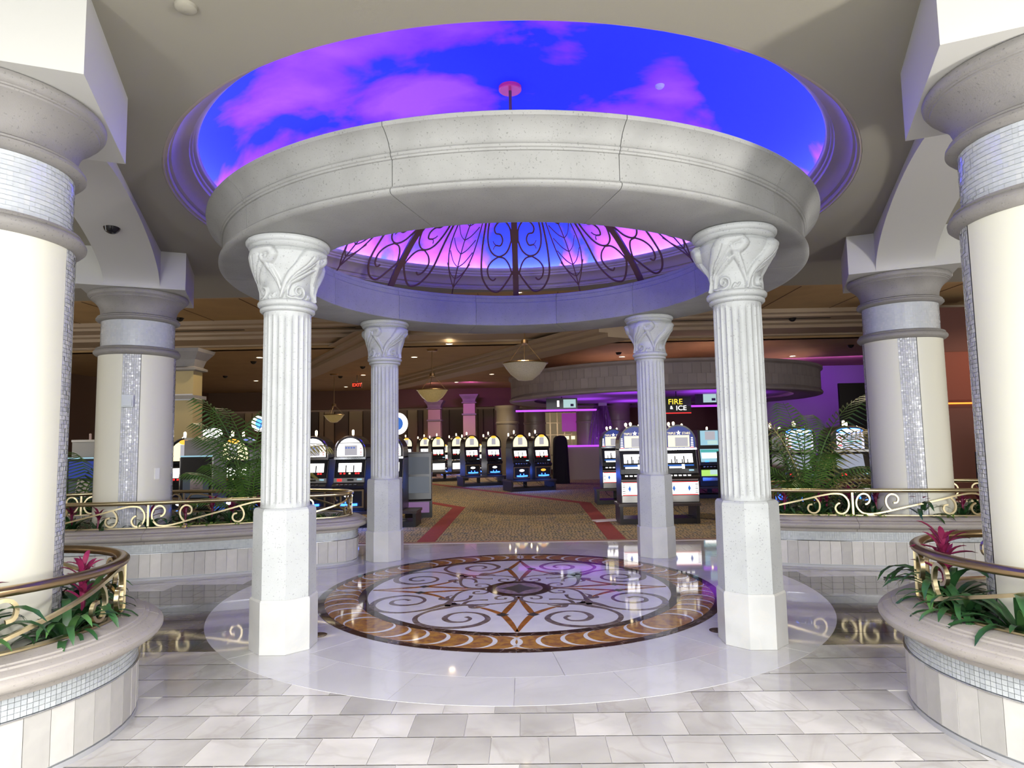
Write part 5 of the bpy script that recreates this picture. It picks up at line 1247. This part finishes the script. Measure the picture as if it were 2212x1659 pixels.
# bowl pendants
def pendant(x, y, zc, zr, r_, lab, m_, three=True):
    t = thing('pendant_lamp', lab, 'pendant lamp', (x, y, 0), group='glass bowl pendant lamps')
    k = r_
    MB().lathe([(0, zr-.36*k/.45), (.15*k/.45, zr-.34*k/.45), (.30*k/.45, zr-.22*k/.45), (.40*k/.45, zr-.09*k/.45), (k, zr), (k+.015, zr+.008), (k-.01, zr+.012), (.38*k/.45, zr-.07*k/.45), (.28*k/.45, zr-.19*k/.45), (0, zr-.33*k/.45)], 40).build('glass_bowl', m_, t, smooth=True)
    MB().tube([((k+.01)*cos(2*PI*i/40), (k+.01)*sin(2*PI*i/40), zr) for i in range(40)], .014, 5, closed=True).build('rim', M_bronze, t)
    zm = zr+.42*k/.45
    for j in range(3):
        a = j*2.09+.5; MB().tube([(k*cos(a), k*sin(a), zr), (.05*cos(a), .05*sin(a), zm)], .006, 5).build('hanger', M_bronze, t)
    MB().lathe([(0, zm-.02), (.07, zm-.02), (.08, zm), (.07, zm+.07), (0, zm+.08)], 20).build('hub', M_bronze, t)
    MB().tube([(0, 0, zm), (0, 0, zc)], .014, 6).build('stem', M_bronze, t); MB().lathe([(0, zc-.05), (.13, zc-.05), (.16, zc), (0, zc)], 24).build('ceiling_rose', M_bronze, t)
M_bowl = mat('seeded_glass', (.40, .36, .28), .3, noise=.25, nscale=60, bump=.3, bscale=60, emit=(.6, .5, .3), estr=.10); M_bowl2 = mat('amber_glass', (.40, .31, .14), .3, noise=.2, nscale=30, emit=(.9, .65, .25), estr=.14)
pendant(.12, 13.4, 4.35 if False else 4.51, 3.17, .46, 'pale glass bowl pendant right of centre, the nearest one', M_bowl)
pendant(-2.43, 17.6, 4.1, 2.98, .42, 'amber glass bowl pendant left of centre', M_bowl2)
pendant(-6.9, 23.5, 4.1, 2.60, .36, 'small amber bowl pendant between the left gazebo columns', M_bowl2)
pendant(-5.1, 23.5, 4.1, 3.0, .42, 'amber bowl pendant half hidden behind the rear left gazebo column', M_bowl2)
# warm wall washers on the brown panels
for x in (-9.5, -7.6, -4.9, 2.4): 
    l = bpy.data.lights.new('panel_washer', 'SPOT'); l.energy = 60; l.color = (1, .62, .22); l.spot_size = R(50); l.spot_blend = .6
    o = bpy.data.objects.new('panel_washer', l); COL.objects.link(o); o.location = (x, 33.2, 3.3)
# orange glow strip in the gap at the far right
struct(MB().box((9.25, 13.65, 2.1), (2.3, .2, 4.2)).build('wall_partition', M_wine))
tag(MB().box((0, 0, 0), (2.2, .05, .03)).build('orange_strip', fluor('lit_orange', (1, .25, .02), 2.5), loc=(9.25, 13.525, 2.18)), 'thin orange glowing strip on the dark wall between the right columns', 'light strip')
tag(MB().box((0, 0, 0), (2.2, .04, 1.0)).build('rust_panel', mat('rust_panel', (.16, .03, .012), .6), loc=(9.25, 13.53, 2.75)), 'rust-red wall panel above the orange strip', 'panel')
for sgx, sgy, nm in ((-5.03, 8.02, 'left'), (4.79, 7.61, 'right')):
    pass
tag(obj('security_dome', cam_dome, None, (-4.35, 6.75, 3.98)), 'small dark camera dome under the left arch', 'camera')
# chrome clip on the right railing
p, nn = pfr.at(0, 0)
tag(MB().box((0, 0, 0), (.06, .085, .045)).build('chrome_clip', M_chrome, loc=(4.24, 8.03, .908), rz=-.2), 'small shiny chrome clip on the handrail of the right far railing', 'clip')
# stray object on the floor, front
tag(MB().tube([(-.31, 2.42, .004), (-.28, 2.52, .006), (-.25, 2.60, .004)], .006, 5).build('floor_scrap', M_black), 'small dark scrap lying on the marble floor at the bottom of the frame', 'scrap')
tag(MB().tube([(4.02, 7.35, .008), (4.2, 7.33, .02), (4.45, 7.35, .01)], .012, 6).build('dark_rod', M_black), 'short dark rod on the floor in front of the right far planter', 'rod')
tag(MB().box((0, 0, .012), (.5, .22, .02)).build('paper_sheet', M_paper, loc=(1.62, 12.6, .005), rz=.3), 'pale flat sheet lying on the carpet left of the star machines', 'sheet')
